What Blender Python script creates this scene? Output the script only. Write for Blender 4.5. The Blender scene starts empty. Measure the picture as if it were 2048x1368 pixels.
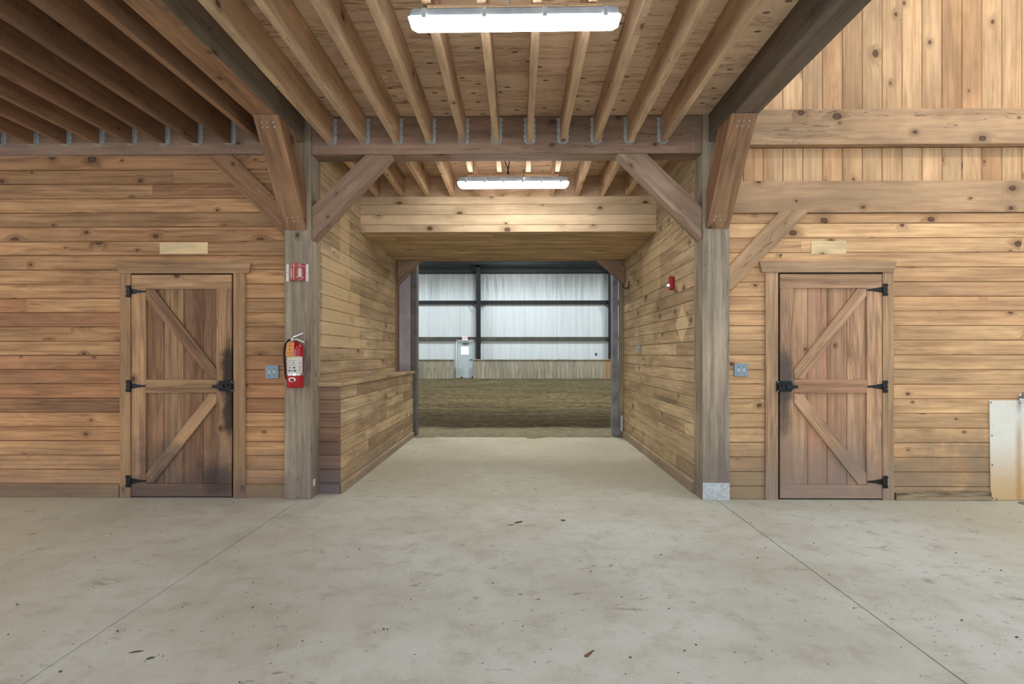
import bpy, bmesh, math, random
from mathutils import Vector, Matrix, noise

random.seed(7)
SC = bpy.context.scene
COL = SC.collection
PI = math.pi

# ------------------------------------------------------------------ camera
F_PX, EYE = 1100.0, 1.35
YAW = math.atan(13 / F_PX)
cam_d = bpy.data.cameras.new('camera')
cam_d.sensor_width = 36.0
cam_d.lens = F_PX / 2048 * 36
cam_d.shift_y = 25 / 2048
cam_d.clip_start = 0.05
cam_d.clip_end = 200
cam = bpy.data.objects.new('camera', cam_d)
cam.location = (0, 0, EYE)
cam.rotation_euler = (PI / 2, 0, YAW)
COL.objects.link(cam)
SC.camera = cam

# ------------------------------------------------------------------ world, lights, exposure
SC.view_settings.view_transform = 'Standard'
SC.view_settings.look = 'None'
SC.view_settings.gamma = 1
SC.view_settings.use_curve_mapping = False
SC.view_settings.exposure = 0.1
world = bpy.data.worlds.new('world')
SC.world = world
world.use_nodes = True
world.node_tree.nodes['Background'].inputs['Color'].default_value = (0.88, 0.94, 1.0, 1)
world.node_tree.nodes['Background'].inputs['Strength'].default_value = 1.2


def area(name, loc, size, energy, color, rot=(0, 0, 0)):
    l = bpy.data.lights.new(name, 'AREA')
    l.shape = 'RECTANGLE'
    l.size, l.size_y = size
    l.energy = energy
    l.color = color
    o = bpy.data.objects.new(name, l)
    o.location = loc
    o.rotation_euler = rot
    COL.objects.link(o)
    return o


WARM = (1.0, 0.83, 0.62)
COOL = (0.9, 0.96, 1.0)
# lamps of the hall that hang outside the frame, and the daylight of the big door behind the camera
area('left_bay_lamp', (-5.2, 1.9, 3.2), (1.2, 0.15), 45, WARM)
area('right_bay_lamp', (5.2, 3.2, 5.4), (1.2, 0.3), 52, (1.0, 0.87, 0.7), (math.radians(25), 0, 0))
area('hall_lamp', (0.0, -1.0, 3.2), (1.2, 0.3), 45, COOL)
area('hall_door_daylight', (0.0, -6.0, 1.9), (6.0, 3.4), 170, COOL, (PI / 2, 0, 0))
# arena high-bay lamps
for ax in (-8, 0, 8):
    area('arena_light', (ax, 26.0, 6.9), (2.0, 1.2), 430, COOL, (math.radians(20), 0, 0))
    area('arena_light', (ax, 17.0, 7.2), (2.0, 1.2), 520, (1.0, 0.95, 0.82))

area('arena_light', (0, 12.0, 7.4), (2.0, 1.2), 190, (1.0, 0.97, 0.88))  # extra light added near the doorway to brighten the passage floor

# ------------------------------------------------------------------ helpers


def C(r, g, b, a=1.0):
    f = lambda v: (v / 255 / 12.92) if v <= 10 else ((v / 255 + 0.055) / 1.055) ** 2.4
    return (f(r), f(g), f(b), a)


def P(px, py, Y=None, X=None, Z=None):
    """world point where the sight line of a surveyed pixel meets the plane Y=.., X=.. or Z=.."""
    r = (px - 1024) / F_PX
    d = (-math.sin(YAW) + r * math.cos(YAW), math.cos(YAW) + r * math.sin(YAW), (709 - py) / F_PX)
    t = Y / d[1] if Y is not None else X / d[0] if X is not None else (Z - EYE) / d[2]
    return Vector((t * d[0], t * d[1], EYE + t * d[2]))


class MB:
    """collects shapes into one mesh; UV 'grain' runs along the board, UV 'rnd' is a random pair per board"""

    def __init__(s):
        s.bm = bmesh.new()
        s.uv = s.bm.loops.layers.uv.new('grain')
        s.rn = s.bm.loops.layers.uv.new('rnd')

    def _uv(s, faces, g=(1, 0, 0), rnd=None):
        g = Vector(g).normalized()
        off = Vector((random.uniform(0, 50), random.uniform(0, 50)))
        r = rnd or (random.random(), random.random())
        for f in faces:
            f.normal_update()
            n = f.normal
            if abs(n.dot(g)) > 0.9:
                a = Vector((0, 0, 1)) if abs(n.z) < 0.7 else Vector((1, 0, 0))
                a = (a - n * a.dot(n)).normalized()
                b = n.cross(a)
                k = 0.3
            else:
                b = g.cross(n).normalized()
                a = g
                k = 1
            for l in f.loops:
                co = l.vert.co
                l[s.uv].uv = (co.dot(a) * k + off.x, co.dot(b) + off.y)
                l[s.rn].uv = r

    def prism(s, base, vec, g=(1, 0, 0), rnd=None, mi=0):
        """closed polygon of 3-D points swept along vec"""
        vec = Vector(vec)
        a = [s.bm.verts.new(Vector(p)) for p in base]
        b = [s.bm.verts.new(Vector(p) + vec) for p in base]
        n = len(a)
        fs = [s.bm.faces.new(a), s.bm.faces.new(b[::-1])]
        for i in range(n):
            j = (i + 1) % n
            fs.append(s.bm.faces.new((a[i], b[i], b[j], a[j])))
        bmesh.ops.recalc_face_normals(s.bm, faces=fs)
        for f in fs:
            f.material_index = mi
        s._uv(fs, g, rnd)
        return fs

    def box(s, x, y, z, g=None, rnd=None, mi=0):
        if g is None:
            d = [x[1] - x[0], y[1] - y[0], z[1] - z[0]]
            g = [0, 0, 0]
            g[d.index(max(d))] = 1
        return s.prism([(x[0], y[0], z[0]), (x[1], y[0], z[0]), (x[1], y[1], z[0]), (x[0], y[1], z[0])], (0, 0, z[1] - z[0]), g, rnd, mi)

    def tube(s, pts, r, seg=10, mi=0, smooth=True, caps=True):
        pts = [Vector(p) for p in pts]
        rr = r if isinstance(r, (list, tuple)) else [r] * len(pts)
        rings = []
        up = None
        for i, p in enumerate(pts):
            d = (pts[min(i + 1, len(pts) - 1)] - pts[max(i - 1, 0)]).normalized()
            if up is None:
                up = Vector((0, 0, 1)) if abs(d.z) < 0.9 else Vector((1, 0, 0))
            u = (up - d * up.dot(d)).normalized()
            up = u
            v = d.cross(u)
            rings.append([s.bm.verts.new(p + (u * math.cos(2 * PI * k / seg) + v * math.sin(2 * PI * k / seg)) * rr[i]) for k in range(seg)])
        fs = []
        for i in range(len(rings) - 1):
            for k in range(seg):
                f = s.bm.faces.new((rings[i][k], rings[i][(k + 1) % seg], rings[i + 1][(k + 1) % seg], rings[i + 1][k]))
                f.smooth = smooth
                fs.append(f)
        if caps:
            fs.append(s.bm.faces.new(rings[0][::-1]))
            fs.append(s.bm.faces.new(rings[-1]))
        for f in fs:
            f.material_index = mi
        bmesh.ops.recalc_face_normals(s.bm, faces=fs)
        s._uv(fs, pts[-1] - pts[0])
        return fs

    def build(s, name, mat, parent=None, bevel=0, loc=None):
        me = bpy.data.meshes.new(name)
        if loc is not None:
            bmesh.ops.translate(s.bm, verts=s.bm.verts, vec=-Vector(loc))
        s.bm.to_mesh(me)
        s.bm.free()
        for m in (mat if isinstance(mat, (list, tuple)) else [mat]):
            me.materials.append(m)
        o = bpy.data.objects.new(name, me)
        COL.objects.link(o)
        if loc is not None:
            o.location = loc
        if parent is not None:
            o.parent = parent
        if bevel:
            md = o.modifiers.new('bevel', 'BEVEL')
            md.width = bevel
            md.segments = 2
            md.limit_method = 'ANGLE'
            md.angle_limit = 0.6
            md.harden_normals = False
        return o


def tag(o, label, cat=None, group=None, kind=None):
    if label:
        o['label'] = label
    if cat:
        o['category'] = cat
    if group:
        o['group'] = group
    if kind:
        o['kind'] = kind
    return o


def empty(name, loc, label, cat, group=None, kind=None):
    """parts are written in world coordinates and shifted to the thing's base by put()"""
    o = bpy.data.objects.new(name, None)
    o.empty_display_size = 0.1
    o.location = loc
    COL.objects.link(o)
    return tag(o, label, cat, group, kind)


def put(mb, name, mat, root, bevel=0, label=None):
    bmesh.ops.translate(mb.bm, verts=mb.bm.verts, vec=-root_loc(root))
    o = mb.build(name, mat, root, bevel)
    if label:
        o['label'] = label
    return o


def root_loc(o):
    v = Vector((0, 0, 0))
    while o is not None:
        v += o.location
        o = o.parent
    return v


# ------------------------------------------------------------------ node DSL and materials


class G:
    def __init__(s, name):
        s.m = bpy.data.materials.new(name)
        s.m.use_nodes = True
        s.t = s.m.node_tree
        s.t.nodes.clear()
        s.out = s.t.nodes.new('ShaderNodeOutputMaterial')

    def n(s, typ, ins=None, **props):
        nd = s.t.nodes.new('ShaderNode' + typ)
        for k, v in props.items():
            setattr(nd, k, v)
        for k, v in (ins or {}).items():
            s.set(nd.inputs[k], v)
        return nd

    def set(s, sock, v):
        if isinstance(v, bpy.types.NodeSocket):
            s.t.links.new(v, sock)
        elif v is not None:
            if hasattr(sock.default_value, '__len__') and not hasattr(v, '__len__'):
                v = (v, v, v) if len(sock.default_value) == 3 else (v, v, v, 1)
            sock.default_value = v

    def math(s, op, a, b=None, c=None, clamp=False):
        nd = s.n('Math', {0: a, 1: b, 2: c}, operation=op, use_clamp=clamp)
        return nd.outputs[0]

    def vec(s, x, y, z=0.0):
        return s.n('CombineXYZ', {0: x, 1: y, 2: z}).outputs[0]

    def sep(s, v):
        return s.n('SeparateXYZ', {0: v}).outputs

    def noise(s, v, scale=1.0, detail=3.0, rough=0.55, dist=0.0):
        return s.n('TexNoise', {'Vector': v, 'Scale': scale, 'Detail': detail, 'Roughness': rough, 'Distortion': dist}).outputs['Fac']

    def ramp(s, v, a, b, lo=0.0, hi=1.0, smooth=True):
        nd = s.n('MapRange', {'Value': v, 'From Min': a, 'From Max': b, 'To Min': lo, 'To Max': hi}, clamp=True)
        if smooth:
            nd.interpolation_type = 'SMOOTHSTEP'
        return nd.outputs[0]

    def mix(s, f, a, b, mode='MIX'):
        nd = s.n('Mix', None, data_type='RGBA', blend_type=mode)
        s.set(nd.inputs[0], f)
        s.set(nd.inputs[6], a)
        s.set(nd.inputs[7], b)
        return nd.outputs[2]

    def pos(s):
        return s.n('NewGeometry').outputs['Position']

    def rect(s, a, b, a0, a1, b0, b1, soft=0.006):
        """mask of a rectangle in two coordinate sockets"""
        m = s.ramp(a, a0 - soft, a0 + soft)
        m = s.math('MULTIPLY', m, s.ramp(a, a1 + soft, a1 - soft))
        m = s.math('MULTIPLY', m, s.ramp(b, b0 - soft, b0 + soft))
        return s.math('MULTIPLY', m, s.ramp(b, b1 + soft, b1 - soft))

    def finish(s, color, rough=0.7, bump=None, bstr=0.3, bdist=0.01, metal=0.0, spec=0.3, emis=None, estr=0.0):
        b = s.n('BsdfPrincipled', {'Base Color': color, 'Roughness': rough, 'Metallic': metal, 'Specular IOR Level': spec})
        if bump is not None:
            bn = s.n('Bump', {'Strength': bstr, 'Distance': bdist, 'Height': bump})
            s.t.links.new(bn.outputs[0], b.inputs['Normal'])
        if emis is not None:
            s.set(b.inputs['Emission Color'], emis)
            b.inputs['Emission Strength'].default_value = estr
        s.t.links.new(b.outputs[0], s.out.inputs[0])
        return s.m


def wood(name, light, dark, alt=None, alt_amt=0.5, tone=0.3, knots=0.35, grain=0.5, gs=34, rings=0.25, grey=None, grey_amt=0.0,
         dust=None, smudges=(), saw=0.0, rough=0.72, bump=0.25, knot_size=1.12, extra=None, desat=0.1):
    def ds(c, k=desat):
        if not c:
            return c
        y = 0.3 * c[0] + 0.59 * c[1] + 0.11 * c[2]
        return tuple(v + (y - v) * k for v in c[:3]) + (1,)
    light, dark, alt = ds(light), ds(dark), ds(alt)
    g = G(name)
    uv = g.n('UVMap', uv_map='grain').outputs[0]
    rn = g.n('UVMap', uv_map='rnd').outputs[0]
    u, v, _ = g.sep(uv)
    r1, r2, _ = g.sep(rn)
    pos = g.pos()
    px, py, pz = g.sep(pos)
    # knots
    vo = g.n('TexVoronoi', {'Vector': g.vec(g.math('MULTIPLY', u, 3.0), g.math('MULTIPLY', v, 4.2)), 'Scale': 1.0}, voronoi_dimensions='2D')
    kr, kg, kb = g.n('SeparateColor', {0: vo.outputs['Color']}).outputs[:3]
    sel = g.math('GREATER_THAN', kr, 1 - knots)
    wob = g.math('MULTIPLY', g.math('SUBTRACT', g.noise(uv, 60, 2), 0.5), 0.06)
    D = g.math('ADD', vo.outputs['Distance'], wob)
    R = g.math('MULTIPLY', g.math('ADD', g.math('MULTIPLY', g.math('MULTIPLY', kg, kg), 0.10), 0.03), knot_size)
    rel = g.math('DIVIDE', D, R)
    kn = g.math('MULTIPLY', g.ramp(rel, 1.05, 0.75), sel)
    core = g.math('MULTIPLY', g.ramp(rel, 0.75, 0.35), sel)
    halo = g.math('MULTIPLY', g.math('POWER', g.ramp(rel, 4.2, 0.9), 1.6), sel)
    # grain
    seed = g.math('MULTIPLY', r1, 91.0)
    nz = g.noise(g.vec(g.math('MULTIPLY', u, 1.3), g.math('ADD', g.math('MULTIPLY', v, gs), g.math('MULTIPLY', halo, 2.6)), seed), 1, 5, 0.62, 0.2)
    fine = g.noise(g.vec(g.math('MULTIPLY', u, 5), g.math('MULTIPLY', v, gs * 7), seed), 1, 2)
    big = g.noise(g.vec(g.math('MULTIPLY', u, 0.55), g.math('ADD', g.math('MULTIPLY', v, 6.0), g.math('MULTIPLY', halo, 0.9)), seed), 1, 2, 0.5, 0.15)
    ring = g.math('ADD', g.math('MULTIPLY', g.math('SINE', g.math('MULTIPLY', big, 95.0)), 0.5), 0.5)
    gg = g.math('MULTIPLY', g.ramp(nz, 0.38, 0.68), grain * 1.15)
    gg = g.math('ADD', gg, g.math('MULTIPLY', g.math('MULTIPLY', ring, g.ramp(big, 0.42, 0.62)), rings))
    gg = g.math('ADD', gg, g.math('MULTIPLY', g.math('SUBTRACT', fine, 0.5), grain * 0.55), clamp=True)
    col = g.mix(gg, light, dark)
    if alt:
        col = g.mix(g.math('MULTIPLY', g.ramp(r2, 0.25, 1.0), alt_amt), col, g.mix(gg, alt, tuple(c * 0.62 for c in alt[:3]) + (1,)))
    # one board darker than the next
    tn = g.math('ADD', g.math('MULTIPLY', g.math('SUBTRACT', r1, 0.5), tone), 1.0)
    mott = g.ramp(g.noise(pos, 1.7, 3, 0.6), 0.3, 0.7, 0.9, 1.08)
    tn = g.math('MULTIPLY', tn, mott)
    along = g.noise(g.vec(g.math('MULTIPLY', u, 1.1), g.math('MULTIPLY', v, 4.5), seed), 1, 3, 0.6, 0.5)
    tn = g.math('MULTIPLY', tn, g.ramp(along, 0.28, 0.72, 0.78, 1.14))
    col = g.mix(1.0, col, g.n('CombineColor', {0: tn, 1: tn, 2: tn}).outputs[0], 'MULTIPLY')
    if grey:
        w = g.noise(g.vec(g.math('MULTIPLY', u, 0.9), g.math('MULTIPLY', v, 7.0), seed), 1, 4, 0.6)
        wm = g.math('MULTIPLY', g.ramp(w, 0.5 - 0.25 * grey_amt, 0.78 - 0.25 * grey_amt), grey_amt)
        col = g.mix(wm, col, g.mix(gg, grey, tuple(c * 0.55 for c in grey[:3]) + (1,)))
    # knots over it
    col = g.mix(g.math('MULTIPLY', halo, 0.5), col, tuple(c * 0.6 for c in dark[:3]) + (1,))
    col = g.mix(g.math('MULTIPLY', kn, 0.85), col, (0.045, 0.022, 0.012, 1))
    col = g.mix(g.math('MULTIPLY', core, 0.6), col, (0.16, 0.08, 0.045, 1))
    # kicked-up dust and splash marks: (top height, colour, amount)
    if dust:
        h, dc, amt = dust
        dn = g.noise(pos, 3.1, 5, 0.65)
        m = g.math('ADD', g.ramp(pz, h, 0.0, smooth=False), g.math('MULTIPLY', g.math('SUBTRACT', dn, 0.5), 1.3))
        m = g.math('MULTIPLY', g.ramp(m, 0.25, 0.95), amt)
        col = g.mix(m, col, dc)
    # dirt stains rubbed in by hands and animals: (x, y, z, rx, ry, rz, colour, amount)
    for (sx, sy, sz, ax, ay, az, sc, am) in smudges:
        d = g.n('VectorMath', {0: g.n('VectorMath', {0: pos, 1: (sx, sy, sz)}, operation='SUBTRACT').outputs[0], 1: (1 / ax, 1 / ay, 1 / az)}, operation='MULTIPLY').outputs[0]
        dl = g.n('VectorMath', {0: d}, operation='LENGTH').outputs['Value']
        dl = g.math('ADD', dl, g.math('MULTIPLY', g.math('SUBTRACT', g.noise(pos, 9, 5, 0.7), 0.5), 0.9))
        col = g.mix(g.math('MULTIPLY', g.ramp(dl, 1.0, 0.35), am), col, sc)
    if extra:
        col = extra(g, col, px, py, pz)
    hgt = g.math('SUBTRACT', nz, g.math('MULTIPLY', kn, 0.3))
    if saw:
        sw = g.math('SINE', g.math('ADD', g.math('MULTIPLY', u, 420.0), g.math('MULTIPLY', g.noise(g.vec(g.math('MULTIPLY', u, 1.5), g.math('MULTIPLY', v, 6)), 1, 2), 50)))
        hgt = g.math('ADD', hgt, g.math('MULTIPLY', sw, saw))
        # long drying checks
        ck = g.noise(g.vec(g.math('MULTIPLY', u, 0.8), g.math('MULTIPLY', v, 11.0), seed), 1, 3, 0.5)
        ckm = g.ramp(g.math('ABSOLUTE', g.math('SUBTRACT', ck, 0.5)), 0.006, 0.0)
        ckm = g.math('MULTIPLY', ckm, g.ramp(g.noise(g.vec(g.math('MULTIPLY', u, 0.5), g.math('MULTIPLY', v, 3.0), seed), 1, 1), 0.5, 0.58))
        col = g.mix(g.math('MULTIPLY', ckm, 0.7), col, (0.03, 0.02, 0.015, 1))
        hgt = g.math('SUBTRACT', hgt, ckm)
    return g.finish(col, rough, hgt, bump, 0.004)


def plain(name, col, rough=0.5, metal=0.0, var=0.12, scale=25, spec=0.4, bstr=0.05):
    g = G(name)
    nz = g.noise(g.pos(), scale, 4)
    c = g.mix(g.ramp(nz, 0.3, 0.75), col, tuple(x * (1 - var * 2) for x in col[:3]) + (1,))
    return g.finish(c, rough, nz, bstr, 0.002, metal, spec)


GREY = C(132, 124, 114)
DUST = C(128, 118, 112)
PURPLE = C(112, 104, 106)


def ghost(rects, col, axis, amt=0.6):
    """unfaded board where a notice used to hang; rects in (along, height)"""
    def f(g, c, px, py, pz):
        a = py if axis == 'y' else px
        m = None
        for r in rects:
            k = g.rect(a, pz, *r)
            m = k if m is None else g.math('MAXIMUM', m, k)
        return g.mix(g.math('MULTIPLY', m, amt), c, col)
    return f


def ghost_right(g, c, px, py, pz):
    c = ghost([(6.67, 7.58, 2.15, 2.74)], C(230, 204, 160), 'y', 0.5)(g, c, px, py, pz)
    d = g.math('ADD', g.math('DIVIDE', g.math('ABSOLUTE', g.math('SUBTRACT', py, 5.78)), 0.235),
               g.math('DIVIDE', g.math('ABSOLUTE', g.math('SUBTRACT', pz, 1.665)), 0.205))
    return g.mix(g.math('MULTIPLY', g.ramp(d, 1.03, 0.95), 0.75), c, C(236, 212, 168))


PALE = C(228, 200, 156)
M = {}
M['board_left'] = wood('pine_boards_left', C(198, 152, 103), C(140, 94, 56), alt=C(168, 112, 72), alt_amt=0.75, tone=0.5, knots=0.32, grain=0.6,
                       grey=C(128, 104, 84), grey_amt=0.35, dust=(0.8, C(128, 112, 100), 0.5))
M['board_right'] = wood('pine_boards_right', C(226, 182, 128), C(170, 122, 78), alt=C(200, 146, 98), alt_amt=0.5, tone=0.24, knots=0.36, grain=0.5,
                        grey=C(150, 128, 106), grey_amt=0.3, dust=(1.1, C(140, 122, 100), 0.85))
M['gable'] = wood('pine_boards_gable', C(218, 178, 130), C(172, 126, 84), alt=C(196, 146, 98), alt_amt=0.75, tone=0.3, knots=0.3, grain=0.5, rings=0.2)
M['pass_left'] = wood('pine_boards_passage_left', C(216, 190, 148), C(158, 130, 92), alt=C(186, 152, 108), alt_amt=0.5, tone=0.24, knots=0.28, grain=0.45,
                      grey=C(140, 124, 100), grey_amt=0.25,
                      extra=ghost([(5.5, 6.8, 1.43, 2.1), (5.5, 6.42, 2.0, 2.34), (6.05, 6.39, 2.3, 2.95)], PALE, 'y', 0.6))
M['pass_right'] = wood('pine_boards_passage_right', C(216, 190, 148), C(158, 130, 94), alt=C(186, 154, 112), alt_amt=0.5, tone=0.24, knots=0.3, grain=0.45,
                       grey=C(138, 122, 98), grey_amt=0.4, dust=(0.5, C(140, 122, 90), 0.6), extra=ghost_right,
                       smudges=[(1.71, 6.4, 0.83, 0.3, 0.75, 0.045, C(92, 80, 64), 0.6)])
M['counter'] = wood('counter_boards', C(206, 180, 138), C(146, 118, 82), alt=C(168, 132, 94), alt_amt=0.7, tone=0.3, knots=0.18, grain=0.5,
                    grey=C(138, 122, 100), grey_amt=0.4, dust=(0.35, C(130, 122, 110), 0.6))
M['counter_end'] = wood('counter_end_boards', C(150, 118, 94), C(104, 78, 64), alt=C(130, 94, 76), alt_amt=0.7, tone=0.35, knots=0.08, grain=0.5,
                        dust=(0.55, PURPLE, 0.9))
M['soffit'] = wood('soffit_boards', C(218, 188, 142), C(142, 110, 72), tone=0.25, knots=0.1, grain=0.75, gs=26)
M['fascia'] = wood('fascia_boards', C(232, 202, 158), C(194, 156, 114), tone=0.1, knots=0.5, grain=0.3, knot_size=1.1, desat=0.15)
M['timber'] = wood('rough_timber', C(178, 142, 112), C(124, 94, 72), alt=C(160, 116, 90), tone=0.1, knots=0.22, grain=0.5, gs=22, saw=0.25, grey=C(142, 126, 108), grey_amt=0.5, bump=0.4, desat=0.25)
M['timber_pale'] = wood('rough_timber_gable', C(190, 152, 112), C(146, 112, 80), tone=0.08, knots=0.28, grain=0.4, gs=22, saw=0.35, grey=C(156, 138, 114), grey_amt=0.35, bump=0.45)
M['timber_brown'] = wood('rough_timber_brace', C(172, 128, 90), C(118, 82, 54), tone=0.1, knots=0.25, grain=0.6, gs=22, saw=0.2, grey=C(128, 106, 86), grey_amt=0.3, bump=0.4)
M['post'] = wood('weathered_post', C(176, 160, 136), C(118, 104, 88), tone=0.08, knots=0.12, grain=0.6, gs=26, saw=0.2, grey=C(154, 142, 126), grey_amt=0.5, bump=0.45,
                 dust=(1.0, C(112, 104, 102), 0.6))
M['beam_dark'] = wood('dark_tie_beam', C(128, 112, 96), C(84, 72, 62), tone=0.08, knots=0.12, grain=0.5, gs=18, saw=0.2, grey=C(104, 98, 90), grey_amt=0.5, bump=0.4)
M['beam_side'] = wood('grey_beam_side', C(152, 138, 118), C(108, 96, 82), tone=0.08, knots=0.12, grain=0.5, gs=18, saw=0.3, grey=C(128, 120, 108), grey_amt=0.5, bump=0.4)  # greyer colour for one long face of the left tie beam
M['joist'] = wood('rough_joists', C(214, 178, 138), C(164, 128, 94), tone=0.22, knots=0.16, grain=0.4, gs=24, saw=0.35, grey=C(142, 124, 106), grey_amt=0.3, bump=0.5)
M['joist_left'] = wood('rough_joists_shaded', C(150, 110, 76), C(104, 74, 50), tone=0.25, knots=0.16, grain=0.4, gs=24, saw=0.35, grey=C(110, 92, 76), grey_amt=0.3, bump=0.5)  # darker copy of the joist wood, left bay dimness put into its colour


def plywood():
    g = G('plywood_deck')
    uv = g.n('UVMap', uv_map='grain').outputs[0]
    rn = g.n('UVMap', uv_map='rnd').outputs[0]
    u, v, _ = g.sep(uv)
    r1, r2, _ = g.sep(rn)
    sd = g.math('MULTIPLY', r1, 70.0)
    n1 = g.noise(g.vec(g.math('MULTIPLY', u, 1.6), g.math('MULTIPLY', v, 13), sd), 1, 4, 0.6, 0.6)
    ring = g.math('ADD', g.math('MULTIPLY', g.math('SINE', g.math('MULTIPLY', n1, 60)), 0.5), 0.5)
    f = g.math('MULTIPLY', ring, g.ramp(n1, 0.35, 0.7))
    c = g.mix(g.math('MULTIPLY', f, 0.95), C(234, 206, 174), C(158, 118, 88))
    c = g.mix(g.ramp(g.noise(uv, 1.4, 3), 0.5, 0.75, 0, 0.55), c, C(190, 150, 124))
    vo = g.n('TexVoronoi', {'Vector': g.vec(g.math('MULTIPLY', u, 3.2), g.math('MULTIPLY', v, 6.5)), 'Scale': 1.0}, voronoi_dimensions='2D')
    kr, kg, kb = g.n('SeparateColor', {0: vo.outputs['Color']}).outputs[:3]
    kn = g.math('MULTIPLY', g.ramp(vo.outputs['Distance'], 0.1, 0.06), g.math('GREATER_THAN', kr, 0.48))
    c = g.mix(g.math('MULTIPLY', kn, 0.8), c, C(70, 40, 26))
    tn = g.ramp(r2, 0, 1, 0.85, 1.08)
    c = g.mix(1.0, c, g.n('CombineColor', {0: tn, 1: tn, 2: tn}).outputs[0], 'MULTIPLY')
    return g.finish(c, 0.75, n1, 0.2, 0.003)


M['ply'] = plywood()


def concrete():
    g = G('concrete_floor')
    pos = g.pos()
    px, py, pz = g.sep(pos)
    n1 = g.noise(pos, 0.9, 5, 0.6)
    n2 = g.noise(pos, 5, 6, 0.7)
    n3 = g.noise(pos, 60, 3, 0.6)
    c = g.mix(g.ramp(n1, 0.35, 0.68), C(195, 198, 193), C(178, 177, 167))
    c = g.mix(g.ramp(n2, 0.45, 0.72, 0, 0.5), c, C(152, 145, 130))
    c = g.mix(g.ramp(n3, 0.5, 0.8, 0, 0.25), c, C(128, 122, 110))
    # warm light along the walls and into the passage, mixed into the concrete colour
    side = g.math('MAXIMUM', g.ramp(py, 3.6, 7.0), g.ramp(g.math('ABSOLUTE', px), 2.2, 4.4))
    c = g.mix(g.math('MULTIPLY', side, g.ramp(n1, 0.25, 0.6, 0.35, 0.75)), c, C(182, 177, 154))
    # scuffs: small dark smears with ragged edges, pulled along x
    sp = g.n('Mapping', {'Vector': pos, 'Scale': (4.2, 9.0, 1.0)}).outputs[0]
    s1 = g.noise(sp, 1.0, 8, 0.72, 0.6)
    c = g.mix(g.ramp(s1, 0.585, 0.70, 0, 0.6), c, C(100, 95, 84))
    sp2 = g.n('Mapping', {'Vector': pos, 'Scale': (14, 26.0, 1.0), 'Location': (3, 7, 0)}).outputs[0]
    s2 = g.math('MULTIPLY', g.noise(sp2, 1.0, 4, 0.7), g.ramp(g.noise(pos, 1.6, 2), 0.4, 0.7, 0.7, 1.05))
    c = g.mix(g.ramp(s2, 0.6, 0.68, 0, 0.55), c, C(92, 86, 74))
    vo = g.n('TexVoronoi', {'Vector': pos, 'Scale': 13.0}, voronoi_dimensions='2D')
    kr = g.n('SeparateColor', {0: vo.outputs['Color']}).outputs[0]
    c = g.mix(g.math('MULTIPLY', g.ramp(vo.outputs['Distance'], 0.07, 0.04), g.math('GREATER_THAN', kr, 0.88)), c, C(96, 78, 56))
    h = g.math('ADD', n3, g.math('MULTIPLY', n2, 2.0))
    return g.finish(c, 0.68, h, 0.25, 0.004, 0, 0.35)


M['concrete'] = concrete()


def dirt():
    g = G('arena_footing')
    pos = g.pos()
    px, py, pz = g.sep(pos)
    st = g.n('Mapping', {'Vector': pos, 'Scale': (0.5, 5.0, 1.0)}).outputs[0]
    n1 = g.noise(st, 1.0, 6, 0.65)
    n2 = g.noise(g.n('Mapping', {'Vector': pos, 'Scale': (5, 14, 1)}).outputs[0], 1, 7, 0.8)
    yy = g.math('ADD', py, g.math('MULTIPLY', g.math('SUBTRACT', g.noise(pos, 1.2, 4), 0.5), 1.2))
    c = g.mix(g.ramp(n1, 0.3, 0.7), C(122, 112, 84), C(82, 74, 56))
    damp = g.math('MULTIPLY', g.ramp(yy, 9.9, 10.6), g.ramp(yy, 14.5, 11.0))
    c = g.mix(g.math('MULTIPLY', damp, 0.7), c, C(66, 58, 44))
    c = g.mix(g.ramp(n2, 0.45, 0.62, 0, 0.85), c, C(46, 41, 31))
    c = g.mix(g.ramp(n2, 0.42, 0.3, 0, 0.5), c, C(166, 154, 120))
    c = g.mix(g.ramp(yy, 10.4, 9.7, 0, 0.8), c, g.mix(g.ramp(n2, 0.35, 0.65), C(182, 174, 152), C(138, 128, 106)))
    h = g.math('ADD', n2, n1)
    return g.finish(c, 0.95, h, 0.9, 0.04, 0, 0.1)


M['dirt'] = dirt()


def vinyl():
    g = G('insulation_vinyl')
    pos = g.pos()
    px, py, pz = g.sep(pos)
    st = g.n('Mapping', {'Vector': pos, 'Scale': (2.2, 1, 0.35)}).outputs[0]
    n1 = g.noise(st, 1.5, 5, 0.6, 0.8)
    st2 = g.n('Mapping', {'Vector': pos, 'Scale': (5.0, 1, 0.25)}).outputs[0]
    n2 = g.noise(st2, 1.2, 4, 0.6, 0.3)
    c = g.mix(g.ramp(n2, 0.35, 0.7), C(200, 207, 209), C(188, 196, 200))
    # soot and dust caught in the folds under the eave
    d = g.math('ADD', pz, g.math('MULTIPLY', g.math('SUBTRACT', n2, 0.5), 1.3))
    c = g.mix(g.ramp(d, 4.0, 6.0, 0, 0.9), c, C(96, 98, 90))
    fr = g.math('ABSOLUTE', g.math('SUBTRACT', g.math('FRACT', g.math('DIVIDE', g.math('ADD', px, 20.35), 1.8)), 0.5))
    c = g.mix(g.ramp(fr, 0.012, 0.004, 0, 0.35), c, C(110, 116, 118))
    vo = g.n('TexVoronoi', {'Vector': g.vec(px, g.math('MULTIPLY', pz, 0.8)), 'Scale': 1.1}, voronoi_dimensions='2D')
    kr = g.n('SeparateColor', {0: vo.outputs['Color']}).outputs[0]
    k = g.math('MULTIPLY', g.ramp(vo.outputs['Distance'], 0.09, 0.05), g.math('GREATER_THAN', kr, 0.72))
    k = g.math('MULTIPLY', k, g.ramp(pz, 2.1, 1.9))
    c = g.mix(k, c, C(40, 46, 52))
    return g.finish(c, 0.42, g.math('ADD', n1, g.math('MULTIPLY', n2, 0.35)), 0.55, 0.09, 0, 0.4)


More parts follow.
